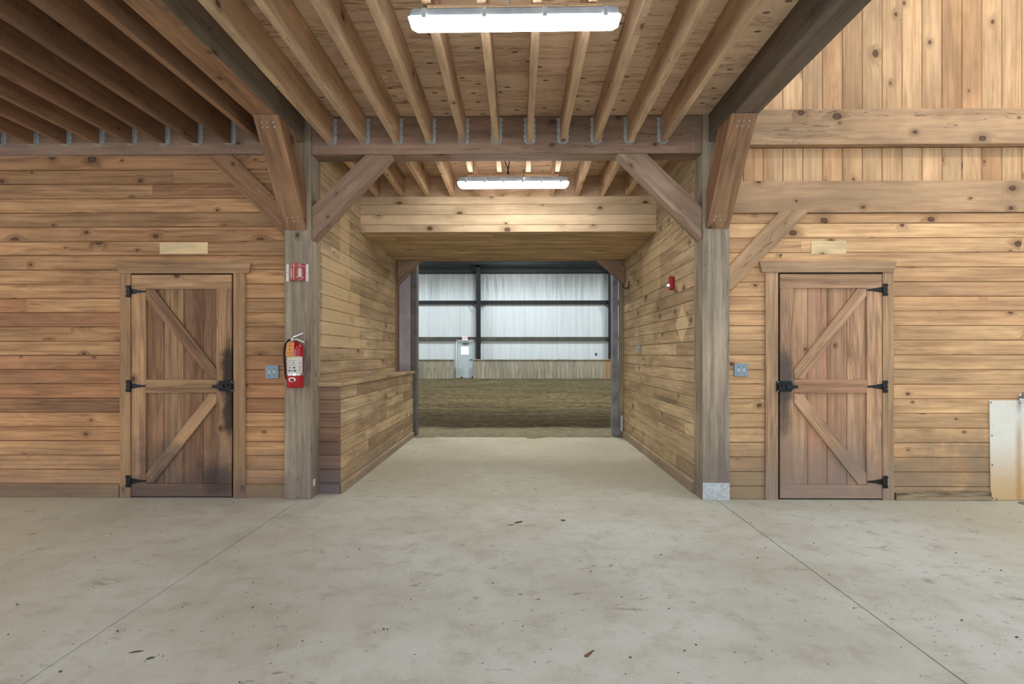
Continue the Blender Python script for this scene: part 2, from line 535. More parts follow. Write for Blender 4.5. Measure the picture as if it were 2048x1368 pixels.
M['vinyl'] = vinyl()
M['steel_dark'] = plain('dark_steel', C(20, 23, 25), 0.7, 0.0, 0.2, 8)
M['steel_grey'] = plain('grey_steel', C(118, 116, 114), 0.5, 0.0, 0.2, 6)
M['steel_blue'] = plain('blue_grey_steel', C(150, 154, 164), 0.5, 0.0, 0.25, 5)
M['girt'] = plain('girt_steel', C(78, 76, 70), 0.6, 0.0, 0.25, 6)
M['purple'] = plain('painted_steel_panel', C(196, 184, 192), 0.55, 0.0, 0.15, 4)
M['galv'] = plain('galvanised_steel', C(196, 204, 210), 0.4, 0.25, 0.15, 30)
M['zinc_plate'] = plain('zinc_cover_plate', C(138, 156, 170), 0.5, 0.3, 0.1, 30)
M['iron'] = plain('black_iron', C(26, 27, 30), 0.42, 0.3, 0.2, 40, 0.5)
M['chrome'] = plain('chrome', C(210, 210, 208), 0.22, 0.9, 0.1, 40)
M['red'] = plain('red_enamel', C(176, 18, 34), 0.25, 0.0, 0.08, 10, 0.6)
M['red_sign'] = plain('red_sign_plastic', C(178, 58, 58), 0.45, 0.0, 0.06, 30)
M['red_strobe'] = plain('red_strobe_plastic', C(160, 30, 44), 0.4, 0.0, 0.1, 30)
M['white_plastic'] = plain('white_plastic', C(232, 232, 228), 0.4, 0.0, 0.04, 30)
M['offwhite'] = plain('offwhite_print', C(226, 214, 204), 0.5, 0.0, 0.05, 30)
M['label_white'] = plain('label_paper', C(214, 210, 204), 0.5, 0.0, 0.05, 40)
M['label_ink'] = plain('label_ink', C(60, 58, 60), 0.6, 0.0, 0.05, 40)
M['label_yellow'] = plain('label_yellow', C(222, 196, 60), 0.5, 0.0, 0.05, 40)
M['tag_orange'] = plain('orange_tag_card', C(226, 150, 88), 0.6, 0.0, 0.06, 60)
M['tag_ink'] = plain('tag_ink', C(150, 92, 50), 0.6, 0.0, 0.05, 40)
M['rubber'] = plain('black_rubber', C(28, 28, 30), 0.6, 0.0, 0.1, 40)
M['housing'] = plain('fixture_housing', C(168, 176, 184), 0.45, 0.1, 0.1, 20)
M['door_paint'] = plain('grey_door_paint', C(176, 188, 192), 0.45, 0.0, 0.05, 2)
M['frame_paint'] = plain('grey_frame_paint', C(196, 206, 208), 0.45, 0.0, 0.05, 2)
M['void'] = plain('dark_gap', C(24, 18, 14), 0.9)
M['kick'] = wood('kickboards', C(164, 156, 134), C(120, 112, 94), alt=C(140, 132, 112), alt_amt=0.6, tone=0.25, knots=0.05, grain=0.5, grey=C(134, 132, 118), grey_amt=0.5,
                 extra=lambda g, c, px, py, pz: g.mix(g.ramp(px, 4.62, 4.7, 0, 0.7), c, C(156, 120, 82)))
M['door_l'] = wood('plank_door_left', C(186, 146, 104), C(128, 92, 62), alt=C(150, 108, 78), alt_amt=0.8, tone=0.36, knots=0.26, grain=0.65, gs=26, rings=0.5,
                   grey=C(132, 112, 94), grey_amt=0.3, dust=(0.9, C(92, 80, 78), 0.85),
                   smudges=[(-2.72, 5.1, 1.18, 0.115, 1, 0.42, C(34, 30, 28), 0.9), (-2.72, 5.1, 0.8, 0.09, 1, 0.3, C(30, 27, 26), 0.85),
                            (-2.8, 5.1, 0.18, 0.3, 1, 0.22, C(52, 46, 46), 0.6)])
M['door_r'] = wood('plank_door_right', C(206, 162, 122), C(154, 114, 82), alt=C(186, 134, 100), alt_amt=0.8, tone=0.3, knots=0.24, grain=0.6, gs=26, rings=0.45,
                   grey=C(146, 126, 106), grey_amt=0.35, dust=(1.1, C(134, 120, 112), 0.8),
                   smudges=[(2.46, 5.1, 1.12, 0.13, 1, 0.42, C(72, 70, 68), 0.85), (2.46, 5.1, 0.75, 0.10, 1, 0.25, C(60, 58, 56), 0.6)])
M['casing_l'] = wood('door_casing_left', C(178, 140, 100), C(128, 94, 64), tone=0.1, knots=0.1, grain=0.45, grey=C(130, 110, 90), grey_amt=0.35, dust=(0.6, C(110, 98, 96), 0.6))
M['casing_r'] = wood('door_casing_right', C(196, 158, 116), C(140, 104, 74), tone=0.1, knots=0.14, grain=0.55, grey=C(140, 120, 100), grey_amt=0.4, dust=(0.9, C(138, 128, 120), 0.6))
M['trim_rot'] = wood('rotten_baseboard', C(168, 148, 116), C(70, 54, 38), tone=0.1, knots=0.05, grain=1.0, gs=14, rings=0.7, bump=0.9)
M['base_left'] = wood('baseboard_left', C(150, 122, 92), C(104, 82, 62), tone=0.1, knots=0.05, grain=0.5, dust=(0.3, C(116, 104, 92), 0.6))


def panel_metal():
    g = G('rust_streaked_panel')
    pos = g.pos()
    px, py, pz = g.sep(pos)
    n = g.noise(pos, 14, 5, 0.7)
    c = g.mix(g.ramp(n, 0.4, 0.75, 0, 0.25), C(224, 222, 212), C(186, 182, 166))
    c = g.mix(g.math('MULTIPLY', g.ramp(g.math('ADD', pz, g.math('MULTIPLY', g.math('SUBTRACT', n, 0.5), 0.35)), 0.62, 0.05), 0.85), c, C(196, 160, 104))
    sx = g.math('ABSOLUTE', g.math('SUBTRACT', px, 4.625))
    st = g.math('MULTIPLY', g.ramp(g.math('ADD', sx, g.math('MULTIPLY', g.math('SUBTRACT', n, 0.5), 0.03)), 0.05, 0.0), g.ramp(pz, 0.84, 0.55, 0, 1))
    c = g.mix(g.math('MULTIPLY', st, 0.6), c, C(176, 118, 58))
    c = g.mix(g.math('MULTIPLY', g.math('MULTIPLY', g.ramp(sx, 0.035, 0.0), g.ramp(pz, 0.76, 0.9)), 0.6), c, C(120, 120, 118))
    return g.finish(c, 0.45, n, 0.08, 0.002, 0, 0.4)


M['splash'] = panel_metal()


def glow(name, col, s):
    g = G(name)
    return g.finish((0.9, 0.9, 0.9, 1), 0.3, emis=col, estr=s)


M['lens'] = glow('lit_diffuser', (0.95, 0.98, 1.0, 1), 24)
M['lens_passage'] = glow('lit_diffuser_passage', (1.0, 0.99, 0.96, 1), 36)
M['pane'] = glow('daylit_pane', (0.95, 0.98, 1.0, 1), 2.2)

# ------------------------------------------------------------------ boarded walls


def boards(mb, O, A, B, Nn, a0, a1, b0, b1, pitch, b_ref, hole=None, t=0.02, ch=0.0048, gap=0.0018, joints=(3.2, 6.5), jitter=0.0):
    """tongue-and-groove boards: A runs along the boards, B across them, Nn faces the room"""
    O, A, B, Nn = Vector(O), Vector(A), Vector(B), Vector(Nn)
    k = math.floor((b0 - b_ref) / pitch)
    b = b_ref + k * pitch

    def piece(p0, p1, q0, q1, rnd=None):
        if p1 - p0 < 0.01 or q1 - q0 < 0.012:
            return
        c = min(ch, (q1 - q0) * 0.3)
        j = random.uniform(-jitter, jitter)
        prof = [(q0 + gap, -t), (q0 + gap, -c), (q0 + gap + c, j), (q1 - gap - c, j), (q1 - gap, -c), (q1 - gap, -t)]
        mb.prism([O + A * p0 + B * q + Nn * n for q, n in prof], A * (p1 - p0), A, rnd)

    while b < b1 - 1e-4:
        lo, hi = max(b, b0), min(b + pitch, b1)
        cuts = [a0]
        x = a0 + random.uniform(0.3, joints[1])
        while x < a1 - 0.4 and joints[0] < 8:
            cuts.append(x)
            x += random.uniform(*joints)
        cuts.append(a1)
        for i in range(len(cuts) - 1):
            p0, p1 = cuts[i], cuts[i + 1]
            e = 0.0006
            rnd = (random.random(), random.random())
            if hole and hi > hole[2] and lo < hole[3] and p1 > hole[0] and p0 < hole[1]:
                if p0 < hole[0]:
                    piece(p0 + e, hole[0], lo, hi, rnd)
                if p1 > hole[1]:
                    piece(hole[1], p1 - e, lo, hi, rnd)
                q0, q1 = max(p0, hole[0]), min(p1, hole[1])
                if hi > hole[3]:
                    piece(q0, q1, hole[3], hi, rnd)
                if lo < hole[2]:
                    piece(q0, q1, lo, hole[2], rnd)
            else:
                piece(p0 + e, p1 - e, lo, hi, rnd)
        b += pitch


YW = 5.15      # face of the boarded end wall
YP = 5.11      # face of the two posts
ZJ0, ZJ1 = 3.31, 3.57   # joist underside and deck underside
PL = (-2.187, -1.936)
PR = (1.703, 1.953)
XL, XR = -1.97, 1.71    # passage wall faces
PITCH = 0.1348


def wx(px, Y=YW):
    return P(px, 709, Y=Y).x


def wz(px, py, Y=YW):
    return P(px, py, Y=Y).z


DL = (wx(262) - 0.008, wx(465) + 0.008, -0.01, wz(262, 549) + 0.008)
DR = (wx(1558) - 0.008, wx(1765) + 0.008, -0.01, wz(1558, 547) + 0.008)

# left end wall
mb = MB()
boards(mb, (0, YW, 0), (1, 0, 0), (0, 0, 1), (0, -1, 0), -7.0, PL[0], 0.0, 3.225, PITCH, 0.128, hole=DL)
for bx in ((-7.0, DL[0], 0, 3.225), (DL[1], PL[0], 0, 3.225), (DL[0], DL[1], DL[3], 3.225)):
    mb.box((bx[0], bx[1]), (YW + 0.021, YW + 0.10), (bx[2], bx[3]), g=(1, 0, 0), mi=1)
tag(mb.build('wall_front_left', [M['board_left'], M['void']]), 'brown horizontal pine board wall left of the passage', 'wall', kind='structure')

# right end wall: horizontal boards, then vertical gable boards
mb = MB()
boards(mb, (0, YW, 0), (1, 0, 0), (0, 0, 1), (0, -1, 0), PR[1], 6.6, 0.0, 2.665, PITCH + 0.0012, 0.122, hole=DR)
for bx in ((PR[1], DR[0], 0, 2.665), (DR[1], 6.6, 0, 2.665), (DR[0], DR[1], DR[3], 2.665)):
    mb.box((bx[0], bx[1]), (YW + 0.021, YW + 0.10), (bx[2], bx[3]), g=(1, 0, 0), mi=1)
tag(mb.build('wall_front_right', [M['board_right'], M['void']]), 'honey-coloured horizontal pine board wall right of the passage', 'wall', kind='structure')
mb = MB()
boards(mb, (0, YW, 0), (0, 0, 1), (1, 0, 0), (0, -1, 0), 2.962, 3.27, PR[1], 6.6, 0.1835, 2.462, joints=(9, 10))
boards(mb, (0, YW, 0), (0, 0, 1), (1, 0, 0), (0, -1, 0), 3.60, 6.4, PR[1], 6.6, 0.1835, 2.462, joints=(9, 10))
mb.box((PR[1], 6.6), (YW + 0.021, YW + 0.10), (2.665, 6.4), g=(1, 0, 0), mi=1)
tag(mb.build('wall_front_gable', [M['gable'], M['void']]), 'pale vertical pine boards of the tall gable wall, upper right', 'wall', kind='structure')

# passage walls
mb = MB()
boards(mb, (XL, 0, 0), (0, 1, 0), (0, 0, 1), (1, 0, 0), YP + 0.25, 8.77, 0.0, 3.56, PITCH, 0.07, joints=(1.2, 3.4))
mb.box((XL - 0.1, XL - 0.021), (YP + 0.25, 8.77), (0, 3.56), g=(0, 1, 0), mi=1)
tag(mb.build('wall_passage_left', [M['pass_left'], M['void']]), 'left passage wall of knotty pine boards above the counter', 'wall', kind='structure')
mb = MB()
boards(mb, (XR, 0, 0), (0, 1, 0), (0, 0, 1), (-1, 0, 0), YP + 0.25, 8.97, 0.0, 3.56, PITCH, 0.128, joints=(1.2, 3.4))
mb.box((XR + 0.021, XR + 0.1), (YP + 0.25, 8.97), (0, 3.56), g=(0, 1, 0), mi=1)
tag(mb.build('wall_passage_right', [M['pass_right'], M['void']]), 'right passage wall of knotty pine boards with the red strobe', 'wall', kind='structure')
mb = MB()
mb.prism([(XR, 5.36, 0), (XR - 0.022, 5.36, 0), (XR - 0.022, 5.36, 0.105), (XR, 5.36, 0.12)], (0, 3.55, 0), (0, 1, 0))
tag(mb.build('baseboard_right', M['counter']), 'dusty wooden baseboard along the right passage wall', 'baseboard', kind='structure')
mb = MB()
mb.box((-7.0, wx(239)), (YW - 0.012, YW), (0.0, 0.118))
mb.box((wx(490), PL[0] - 0.001), (YW - 0.012, YW), (0.0, 0.118))
tag(mb.build('baseboard_left', M['base_left']), 'dusty wooden baseboard along the left end wall', 'baseboard', kind='structure')

# soffit box over the back of the passage
YF = 6.82
ZS = 2.872
mb = MB()
boards(mb, (0, 0, ZS), (1, 0, 0), (0, 1, 0), (0, 0, -1), XL + 0.002, XR - 0.002, YF + 0.02, 8.97, 0.135, YF + 0.02, joints=(2.5, 4.5), ch=0.003)
mb.box((XL + 0.002, XR - 0.002), (YF + 0.03, 8.97), (ZS + 0.021, ZS + 0.06), g=(1, 0, 0))
tag(mb.build('ceiling_soffit', M['soffit']), 'lowered ceiling of narrow pine boards over the far half of the passage', 'ceiling', kind='structure')
mb = MB()
zt = [ZS - 0.002, ZS + 0.09, ZS + 0.215, ZS + 0.342, ZS + 0.44]
for i in range(4):
    boards(mb, (0, YF, 0), (1, 0, 0), (0, 0, 1), (0, -1, 0), XL + 0.002, XR - 0.002, zt[i], zt[i + 1], zt[i + 1] - zt[i], zt[i], joints=(9, 10), ch=0.003, t=0.019)
tag(mb.build('trim_1', M['fascia']), 'bright knotty pine fascia boards facing the hall below the second lamp', 'trim', kind='structure')

# deck of plywood over the joists
mb = MB()
ply_y = [-4.0, -2.78, -1.56, -0.34, 0.88, 2.10, 3.32, 4.36, 5.12]
for i in range(len(ply_y) - 1):
    x = -7.2 + (i % 2) * 1.22
    while x < 1.96:
        x2 = min(x + 2.44, 1.96)
        if x2 - x > 0.05:
            mb.box((x + 0.0015, x2 - 0.0015), (ply_y[i] + 0.0015, ply_y[i + 1] - 0.0015), (ZJ1, ZJ1 + 0.02), g=(1, 0, 0))
        x += 2.44
for x0, x1 in ((XL - 0.1, -0.6), (-0.6, XR + 0.1)):
    mb.box((x0 + 0.001, x1 - 0.001), (5.30, 6.96), (ZJ1, ZJ1 + 0.02), g=(1, 0, 0))
mb.box((-7.2, 1.96), (-4.0, 7.0), (ZJ1 + 0.021, ZJ1 + 0.05), g=(1, 0, 0))
tag(mb.build('ceiling', M['ply']), 'plywood deck with dark knots above the open joists', 'ceiling', kind='structure')

# floor slabs with saw-cut joints
mb = MB()
gx = [-7.2, -2.03, 1.836, 6.8]
gy = [-6.5, -0.6, 5.215]
for i in range(3):
    for j in range(2):
        w = 0.004
        mb.box((gx[i] + w, gx[i + 1] - w), (gy[j] + w, gy[j + 1] - 0.001), (-0.12, 0), g=(1, 0, 0))
mb.box((-2.1, 1.8), (5.217, 8.96), (-0.12, 0), g=(1, 0, 0))
mb.box((-7.2, 6.8), (-6.5, 5.5), (-0.13, -0.012), g=(1, 0, 0))
tag(mb.build('floor', M['concrete']), 'dusty grey concrete floor with saw-cut joints', 'floor', kind='structure')

# ------------------------------------------------------------------ timber frame


def beam(name, x, y, z, mat, label, cat='beam', group=None, g=None, bevel=0.006):
    mb = MB()
    c = ((x[0] + x[1]) / 2, y[0], z[0])
    mb.box(x, y, z, g=g)
    return tag(mb.build(name, mat, bevel=bevel, loc=c), label, cat, group)


def post(name, xr, label):
    t = empty(name, ((xr[0] + xr[1]) / 2, YP + 0.125, 0), label, 'post', 'square posts at the passage mouth')
    mb = MB()
    mb.box(xr, (YP, YP + 0.25), (0, 3.60), g=(0, 0, 1))
    put(mb, 'shaft', M['post'], t, 0.006)
    return t


pl = post('timber_post', PL, 'weathered grey square post left of the passage, carrying the fire extinguisher')
pr = post('timber_post', PR, 'weathered grey square post right of the passage with a metal sheet round its foot')
mb = MB()
mb.box((PR[0] + 0.001, PR[1] - 0.001), (YP - 0.003, YP - 0.0005), (0.002, 0.163))
put(mb, 'base_plate', M['galv'], pr, label='galvanised sheet nailed round the foot')
for sx, sz in ((0.05, 0.135), (0.055, 0.10), (0.18, 0.14), (0.2, 0.105), (0.185, 0.1)):
    mb = MB()
    mb.tube([(PR[0] + sx, YP - 0.005, sz), (PR[0] + sx, YP - 0.0032, sz)], 0.0035, 8)
    put(mb, 'nail', M['zinc_plate'], pr)
mb = MB()
mb.box((PL[1] - 0.0005, PL[1] + 0.003), (YP + 0.05, YP + 0.1), (0.11, 0.17), g=(0, 0, 1))
put(mb, 'foot_tag', M['offwhite'], pl)

hd = empty('header_beam', (-0.1, 5.12, 3.22), 'thick rough header beam spanning the passage mouth between the two posts', 'beam')
mb = MB()
mb.box((PL[1], PR[0]), (5.12, 5.325), (3.22, ZJ1), g=(1, 0, 0))
put(mb, 'timber', M['timber'], hd, 0.006)
for hx, hz in ((1.62, 3.50), (1.62, 3.44), (1.62, 3.35), (1.62, 3.30), (1.62, 3.26), (-1.89, 3.29), (-1.89, 3.33)):
    mb = MB()
    mb.tube([(hx, 5.117, hz), (hx, 5.1198, hz)], 0.006, 8)
    put(mb, 'screw', M['galv'], hd)

beam('ledger_beam', (-7.0, PL[0]), (5.10, 5.149), (3.222, ZJ1), M['timber'], 'rough ledger along the top of the left board wall holding the joist ends')
beam('tie_beam', (-2.208, -1.998), (-4.0, YP - 0.002), (3.325, ZJ1 - 0.001), M['timber_brown'], 'heavy tie beam running overhead from the left post towards the viewer', group='tie beams over the posts')
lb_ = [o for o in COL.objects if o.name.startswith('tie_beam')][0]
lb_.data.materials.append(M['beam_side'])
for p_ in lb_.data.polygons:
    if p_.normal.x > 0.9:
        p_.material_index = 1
beam('tie_beam', (1.758, 1.962), (-4.0, YP - 0.002), (3.315, ZJ1 + 0.3), M['beam_dark'], 'heavy dark tie beam running overhead from the right post towards the viewer', group='tie beams over the posts')
beam('wall_beam', (PR[1], 6.6), (YW - 0.085, YW), (3.272, 3.598), M['timber_pale'], 'upper wide timber with a long crack across the gable wall', group='timbers across the gable wall')
beam('wall_beam', (PR[1], 6.6), (YW - 0.02, YW + 0.015), (2.666, 2.961), M['timber_pale'], 'lower wide knotty timber across the gable wall above the right door', group='timbers across the gable wall')

# left joist bay and centre bay joists, each with its galvanised hanger


def hanger(x, yface, root):
    """stamped hanger: seat, two cheeks and two toothed flanges on the header face"""
    mb = MB()
    w, t = 0.0265, 0.0025
    zt, zb = ZJ1 - 0.02, ZJ0 - 0.004
    mb.box((x - w - t, x + w + t), (yface - 0.045, yface), (zb - t, zb), g=(1, 0, 0))
    for s in (-1, 1):
        xx = sorted((x + s * w, x + s * (w + t)))
        mb.box(xx, (yface - 0.03, yface), (zb, zt))
        out = [(0, zt), (0.027, zt)]
        n = 4
        for k in range(n):
            za = zt - (zt - zb - 0.03) * (k + 0.72) / n
            h = (zt - zb - 0.03) / n
            out += [(0.027, za + 0.016), (0.017, za), (0.026, za - 0.014)]
        out += [(0.018, zb + 0.022), (0, zb)]
        pts = [(x + s * (w + t + a), yface - 0.0025, z) for a, z in out]
        mb.prism(pts, (0, 0.002, 0), (0, 0, 1))
        for k in range(4):
            zc = zt - 0.03 - k * 0.055
            mb.tube([(x + s * (w + 0.014), yface - 0.005, zc), (x + s * (w + 0.014), yface - 0.002, zc)], 0.003, 6)
    return put(mb, 'joist_hanger', M['galv'], root, label='galvanised joist hanger')


ORD = ['first', 'second', 'third', 'fourth', 'fifth', 'sixth', 'seventh', 'eighth', 'ninth', 'tenth', 'eleventh', 'twelfth', 'thirteenth', 'fourteenth']


def joist(x, y0, y1, mat, label, group, hang=None):
    t = empty('ceiling_joist', (x, y1, ZJ0), label, 'joist', group)
    mb = MB()
    n = 10
    # gentle rough-sawn waviness along the lower edge
    pts = [(x - 0.025, y0, ZJ1 - 0.001), (x - 0.025, y1, ZJ1 - 0.001), (x - 0.025, y1, ZJ0)]
    for k in range(1, n):
        yy = y1 + (y0 - y1) * k / n
        pts.append((x - 0.025, yy, ZJ0 + random.uniform(-0.004, 0.003)))
    pts.append((x - 0.025, y0, ZJ0))
    mb.prism(pts, (0.05, 0, 0), (0, 1, 0))
    put(mb, 'timber', mat, t, 0.003)
    if hang:
        hanger(x, hang, t)
    return t


for i in range(11):
    joist(-1.75 + 0.309 * i, -4.0, 5.116, M['joist'],
          'hall ceiling joist, %s from the left of the eleven between the tie beams' % ORD[i], 'joists between the two tie beams', 5.1195)
for i in range(10):
    joist(-2.382 - 0.3085 * i, -4.0, 5.097, M['joist_left'],
          'rough-sawn joist over the left bay, %s to the left of the left tie beam' % ORD[i], 'joists over the left bay', 5.0995)
for i in range(11):
    joist(-1.75 + 0.309 * i, 5.33, 6.90, M['joist'],
          'short joist over the passage behind the header beam, %s from the left' % ORD[i], 'short joists over the passage')
for i in range(10):
    x0 = -1.75 + 0.309 * i + 0.0255
    mb = MB()
    mb.box((x0, x0 + 0.258), (6.835, 6.87), (ZJ0 + 0.002, ZJ1 - 0.002), g=(1, 0, 0))
    tag(mb.build('blocking_board', M['joist'], loc=(x0 + 0.129, 6.835, ZJ0)),
        'flat blocking board between short passage joists %s and %s, above the fascia' % (ORD[i], ORD[i + 1]), 'blocking', 'blocking between the passage joists')

for x0, x1, w in ((XL + 0.002, -1.75 - 0.0255, 'left'), (-1.75 + 3.09 + 0.0255, XR - 0.002, 'right')):
    mb = MB()
    mb.box((x0, x1), (6.835, 6.87), (ZJ0 + 0.002, ZJ1 - 0.002), g=(1, 0, 0))
    tag(mb.build('blocking_board', M['joist'], loc=((x0 + x1) / 2, 6.835, ZJ0)),
        'flat blocking board between the outermost %s passage joist and the passage wall' % w, 'blocking', 'blocking between the passage joists')

# knee braces


def brace(name, poly, vec, g, mat, label, group, bevel=0.005, screws=()):
    c = Vector(poly[0])
    t = empty(name, c, label, 'knee brace', group)
    mb = MB()
    mb.prism(poly, vec, g)
    put(mb, 'timber', mat, t, bevel)
    for p, n in screws:
        p, n = Vector(p), Vector(n)
        mb = MB()
        mb.tube([p, p + n * 0.003], 0.006, 8)
        put(mb, 'screw', M['galv'], t)
    return t


def q(px, py, Y):
    return tuple(P(px, py, Y=Y))


Y = 5.125
ZH = 3.219
pL = P(731, 308, Y=Y).x
pR = P(783, 308, Y=Y).x
brace('knee_brace', [(pL, Y, ZH), (pR, Y, ZH), (PL[1] + 0.001, Y, P(626, 481, Y=Y).z), (PL[1] + 0.001, Y, P(626, 413, Y=Y).z)], (0, 0.15, 0), (1, 0, 0.9), M['timber'],
      'diagonal knee brace rising from the left post to the header beam', 'knee braces below the header beam')
pL = P(1235, 306, Y=Y).x
pR = P(1293, 306, Y=Y).x
brace('knee_brace', [(pL, Y, ZH), (pR, Y, ZH), (PR[0] - 0.001, Y, P(1403, 413, Y=Y).z), (PR[0] - 0.001, Y, P(1403, 479, Y=Y).z)], (0, 0.15, 0), (1, 0, -0.95), M['timber'],
      'diagonal knee brace rising from the right post to the header beam', 'knee braces below the header beam')
Y = YW - 0.03
brace('knee_brace', [(P(406, 310, Y=Y).x, Y, 3.221), (P(464, 310, Y=Y).x, Y, 3.221), (PL[0], Y, P(568, 412, Y=Y).z), (PL[0], Y, P(568, 472, Y=Y).z)],
      (0, 0.0295, 0), (1, 0, -0.95), M['timber_brown'], 'flat diagonal brace on the left board wall running up from the left post', 'flat braces on the end wall')
brace('knee_brace', [(P(1563, 424, Y=Y).x, Y, 2.69), (P(1621, 424, Y=Y).x, Y, 2.69), (PR[1], Y, P(1459, 586, Y=Y).z), (PR[1], Y, P(1459, 531, Y=Y).z)],
      (0, 0.0295, 0), (1, 0, 0.95), M['timber_pale'], 'flat diagonal brace on the right board wall running up from the right post', 'flat braces on the end wall')
for x0, x1, zb, zm, lab, mt in ((-2.187, -1.975, P(590, 461, Y=YP).z, 2.90, 'brown knee brace leaning from the left post towards the viewer up to the tie beam', 'timber_brown'),
                                (1.735, 1.948, P(1435, 458, Y=YP).z, 2.84, 'brown knee brace leaning from the right post towards the viewer up to the tie beam', 'timber_brown')):
    ztop = 3.322 if x0 < 0 else 3.312
    Ya = 4.49
    poly = [(x0, YP - 0.002, zb), (x0, YP - 0.002, zm), (x0, Ya + 0.33, ztop), (x0, Ya, ztop)]
    d = Vector((0, Ya - YP, ztop - zb)).normalized()
    nrm = Vector((0, -d.z, d.y)).normalized()
    if nrm.y > 0:
        nrm = -nrm
    sc = []
    for s in (0.09, 0.125, 0.90, 0.94):
        for k in (0.28, 0.5, 0.72):
            p = Vector((x0 + (x1 - x0) * (k + random.uniform(-.04, .04)), YP, zb)) + Vector((0, Ya - YP, ztop - zb)) * s
            sc.append((p, nrm))
    o = brace('knee_brace', poly, (x1 - x0, 0, 0), (0, d.y, d.z), M[mt], lab, 'knee braces leaning towards the viewer', 0.005, sc)

# far end of the passage: timber trim, small braces, steel door frame
Y2 = 8.85
mb = MB()
mb.box((XL - 0.1, -1.955), (8.775, 9.0), (0, ZS - 0.001), g=(0, 0, 1))
tag(mb.build('trim_2', M['timber']), 'timber post edge at the far end of the left passage wall', 'trim', kind='structure')
mb = MB()
mb.box((1.645, XR + 0.1), (8.975, 9.06), (0, ZS - 0.001), g=(0, 0, 1))
tag(mb.build('trim_3', M['post']), 'timber trim beside the right steel jamb', 'trim', kind='structure')
a = lambda px, py: P(px, py, Y=Y2)
brace('knee_brace', [(-1.954, Y2, ZS - 0.002), (a(841, 519).x, Y2, ZS - 0.002), (-1.954, Y2, a(794, 570).z)], (0, 0.12, 0), (1, 0, 0.95), M['timber'],
      'small corner brace under the soffit at the far left end of the passage', 'small braces at the arena doorway')
brace('knee_brace', [(a(1193, 519).x, Y2, ZS - 0.002), (a(1232, 519).x, Y2, ZS - 0.002), (XR - 0.003, Y2, a(1246, 535).z), (XR - 0.003, Y2, a(1246, 568).z)],
      (0, 0.12, 0), (1, 0, -0.95), M['timber'], 'small corner brace under the soffit at the far right end of the passage', 'small braces at the arena doorway')


def steel_c(name, x, y, z, mat, label, group=None, flange=0.012):
    """channel jamb: web and two flanges"""
    c = ((x[0] + x[1]) / 2, y[0], 0)
    mb = MB()
    mb.box((x[0], x[1]), (y[0], y[0] + flange), z, g=(0, 0, 1))
    mb.box((x[0], x[0] + flange), (y[0] + flange, y[1]), z, g=(0, 0, 1))
    mb.box((x[1] - flange, x[1]), (y[0] + flange, y[1]), z, g=(0, 0, 1))
    mb.box((x[0] - 0.02, x[1] + 0.02), (y[0] - 0.02, y[1] + 0.02), (z[0], z[0] + 0.012), g=(1, 0, 0))
    return tag(mb.build(name, mat, loc=c, bevel=0.002), label, 'steel jamb', group)


steel_c('steel_jamb', (-1.781, -1.685), (9.07, 9.27), (-0.01, 3.4), M['steel_grey'], 'grey steel channel jamb on the left of the arena doorway', 'steel jambs of the arena doorway')
steel_c('steel_jamb', (1.553, 1.640), (9.07, 9.27), (-0.01, 3.4), M['steel_blue'], 'blue-grey steel channel jamb on the right of the arena doorway', 'steel jambs of the arena doorway')
mb = MB()
mb.box((-2.3, -1.785), (9.065, 9.095), (0, 3.4), g=(0, 0, 1))
tag(mb.build('sliding_door_edge', M['purple'], loc=(-2.0, 9.065, 0), bevel=0.003), 'purplish painted door leaf edge seen above the counter end', 'door leaf')
mb = MB()
for k in range(8):
    x0 = 1.82 + k * 0.5
    mb.box((x0, x0 + 0.47), (9.10, 9.12), (0, 7.0), g=(0, 0, 1))
    x0 = -2.32 - k * 0.5
    mb.box((x0 - 0.47, x0), (9.10, 9.12), (0, 7.0), g=(0, 0, 1))
mb.box((-2.3, 1.82), (9.10, 9.12), (3.4, 7.0), g=(1, 0, 0))
tag(mb.build('wall_arena_near', M['steel_grey']), 'arena side of the barn wall around the doorway', 'wall', kind='structure')

# ------------------------------------------------------------------ counter (boxed half wall) along the left of the passage
ct = empty('half_wall_counter', (-1.85, 5.31, 0), 'low boarded half-wall with a plank top along the left side of the passage', 'counter')
CX = -1.727
mb = MB()
zs = 0.128
boards(mb, (CX, 0, 0), (0, 1, 0), (0, 0, 1), (1, 0, 0), 5.325, 8.98, 0.0, 1.04, PITCH, 0.101, joints=(1.8, 3.4))
mb.box((XL + 0.001, CX - 0.021), (5.345, 8.98), (0, 1.04), g=(0, 1, 0))
put(mb, 'side_boarding', M['counter'], ct)
mb = MB()
boards(mb, (0, 5.322, 0), (1, 0, 0), (0, 0, 1), (0, -1, 0), -1.935, CX, 0.0, 1.04, PITCH, 0.101, joints=(3, 4))
put(mb, 'end_boarding', M['counter_end'], ct, label='darker reddish boards with scuffed grey foot')
mb = MB()
mb.box((-1.935, CX + 0.006), (5.308, 5.32), (0.0, 0.085), g=(1, 0, 0))
put(mb, 'end_baseboard', M['counter_end'], ct)
mb = MB()
mb.prism([(CX, 5.308, 0), (CX + 0.02, 5.308, 0), (CX + 0.02, 5.308, 0.08), (CX, 5.308, 0.09)], (0, 3.66, 0), (0, 1, 0))
put(mb, 'side_baseboard', M['counter'], ct)
mb = MB()
mb.box((-1.932, CX + 0.022), (5.275, 5.36), (1.041, 1.079), g=(1, 0, 0))
mb.box((XL + 0.002, CX + 0.022), (5.361, 9.06), (1.041, 1.079), g=(0, 1, 0))
put(mb, 'counter_top', M['counter'], ct, 0.003)
mb = MB()
hp = P(760.5, 745, X=-1.9)
mb.tube([(-1.9, 7.0, 1.08), (-1.9, 7.0, 1.095)], [0.02, 0.012], 12)
mb.tube([(-1.9, 7.0, 1.095), (-1.9, 7.0, 1.112)], 0.008, 10)
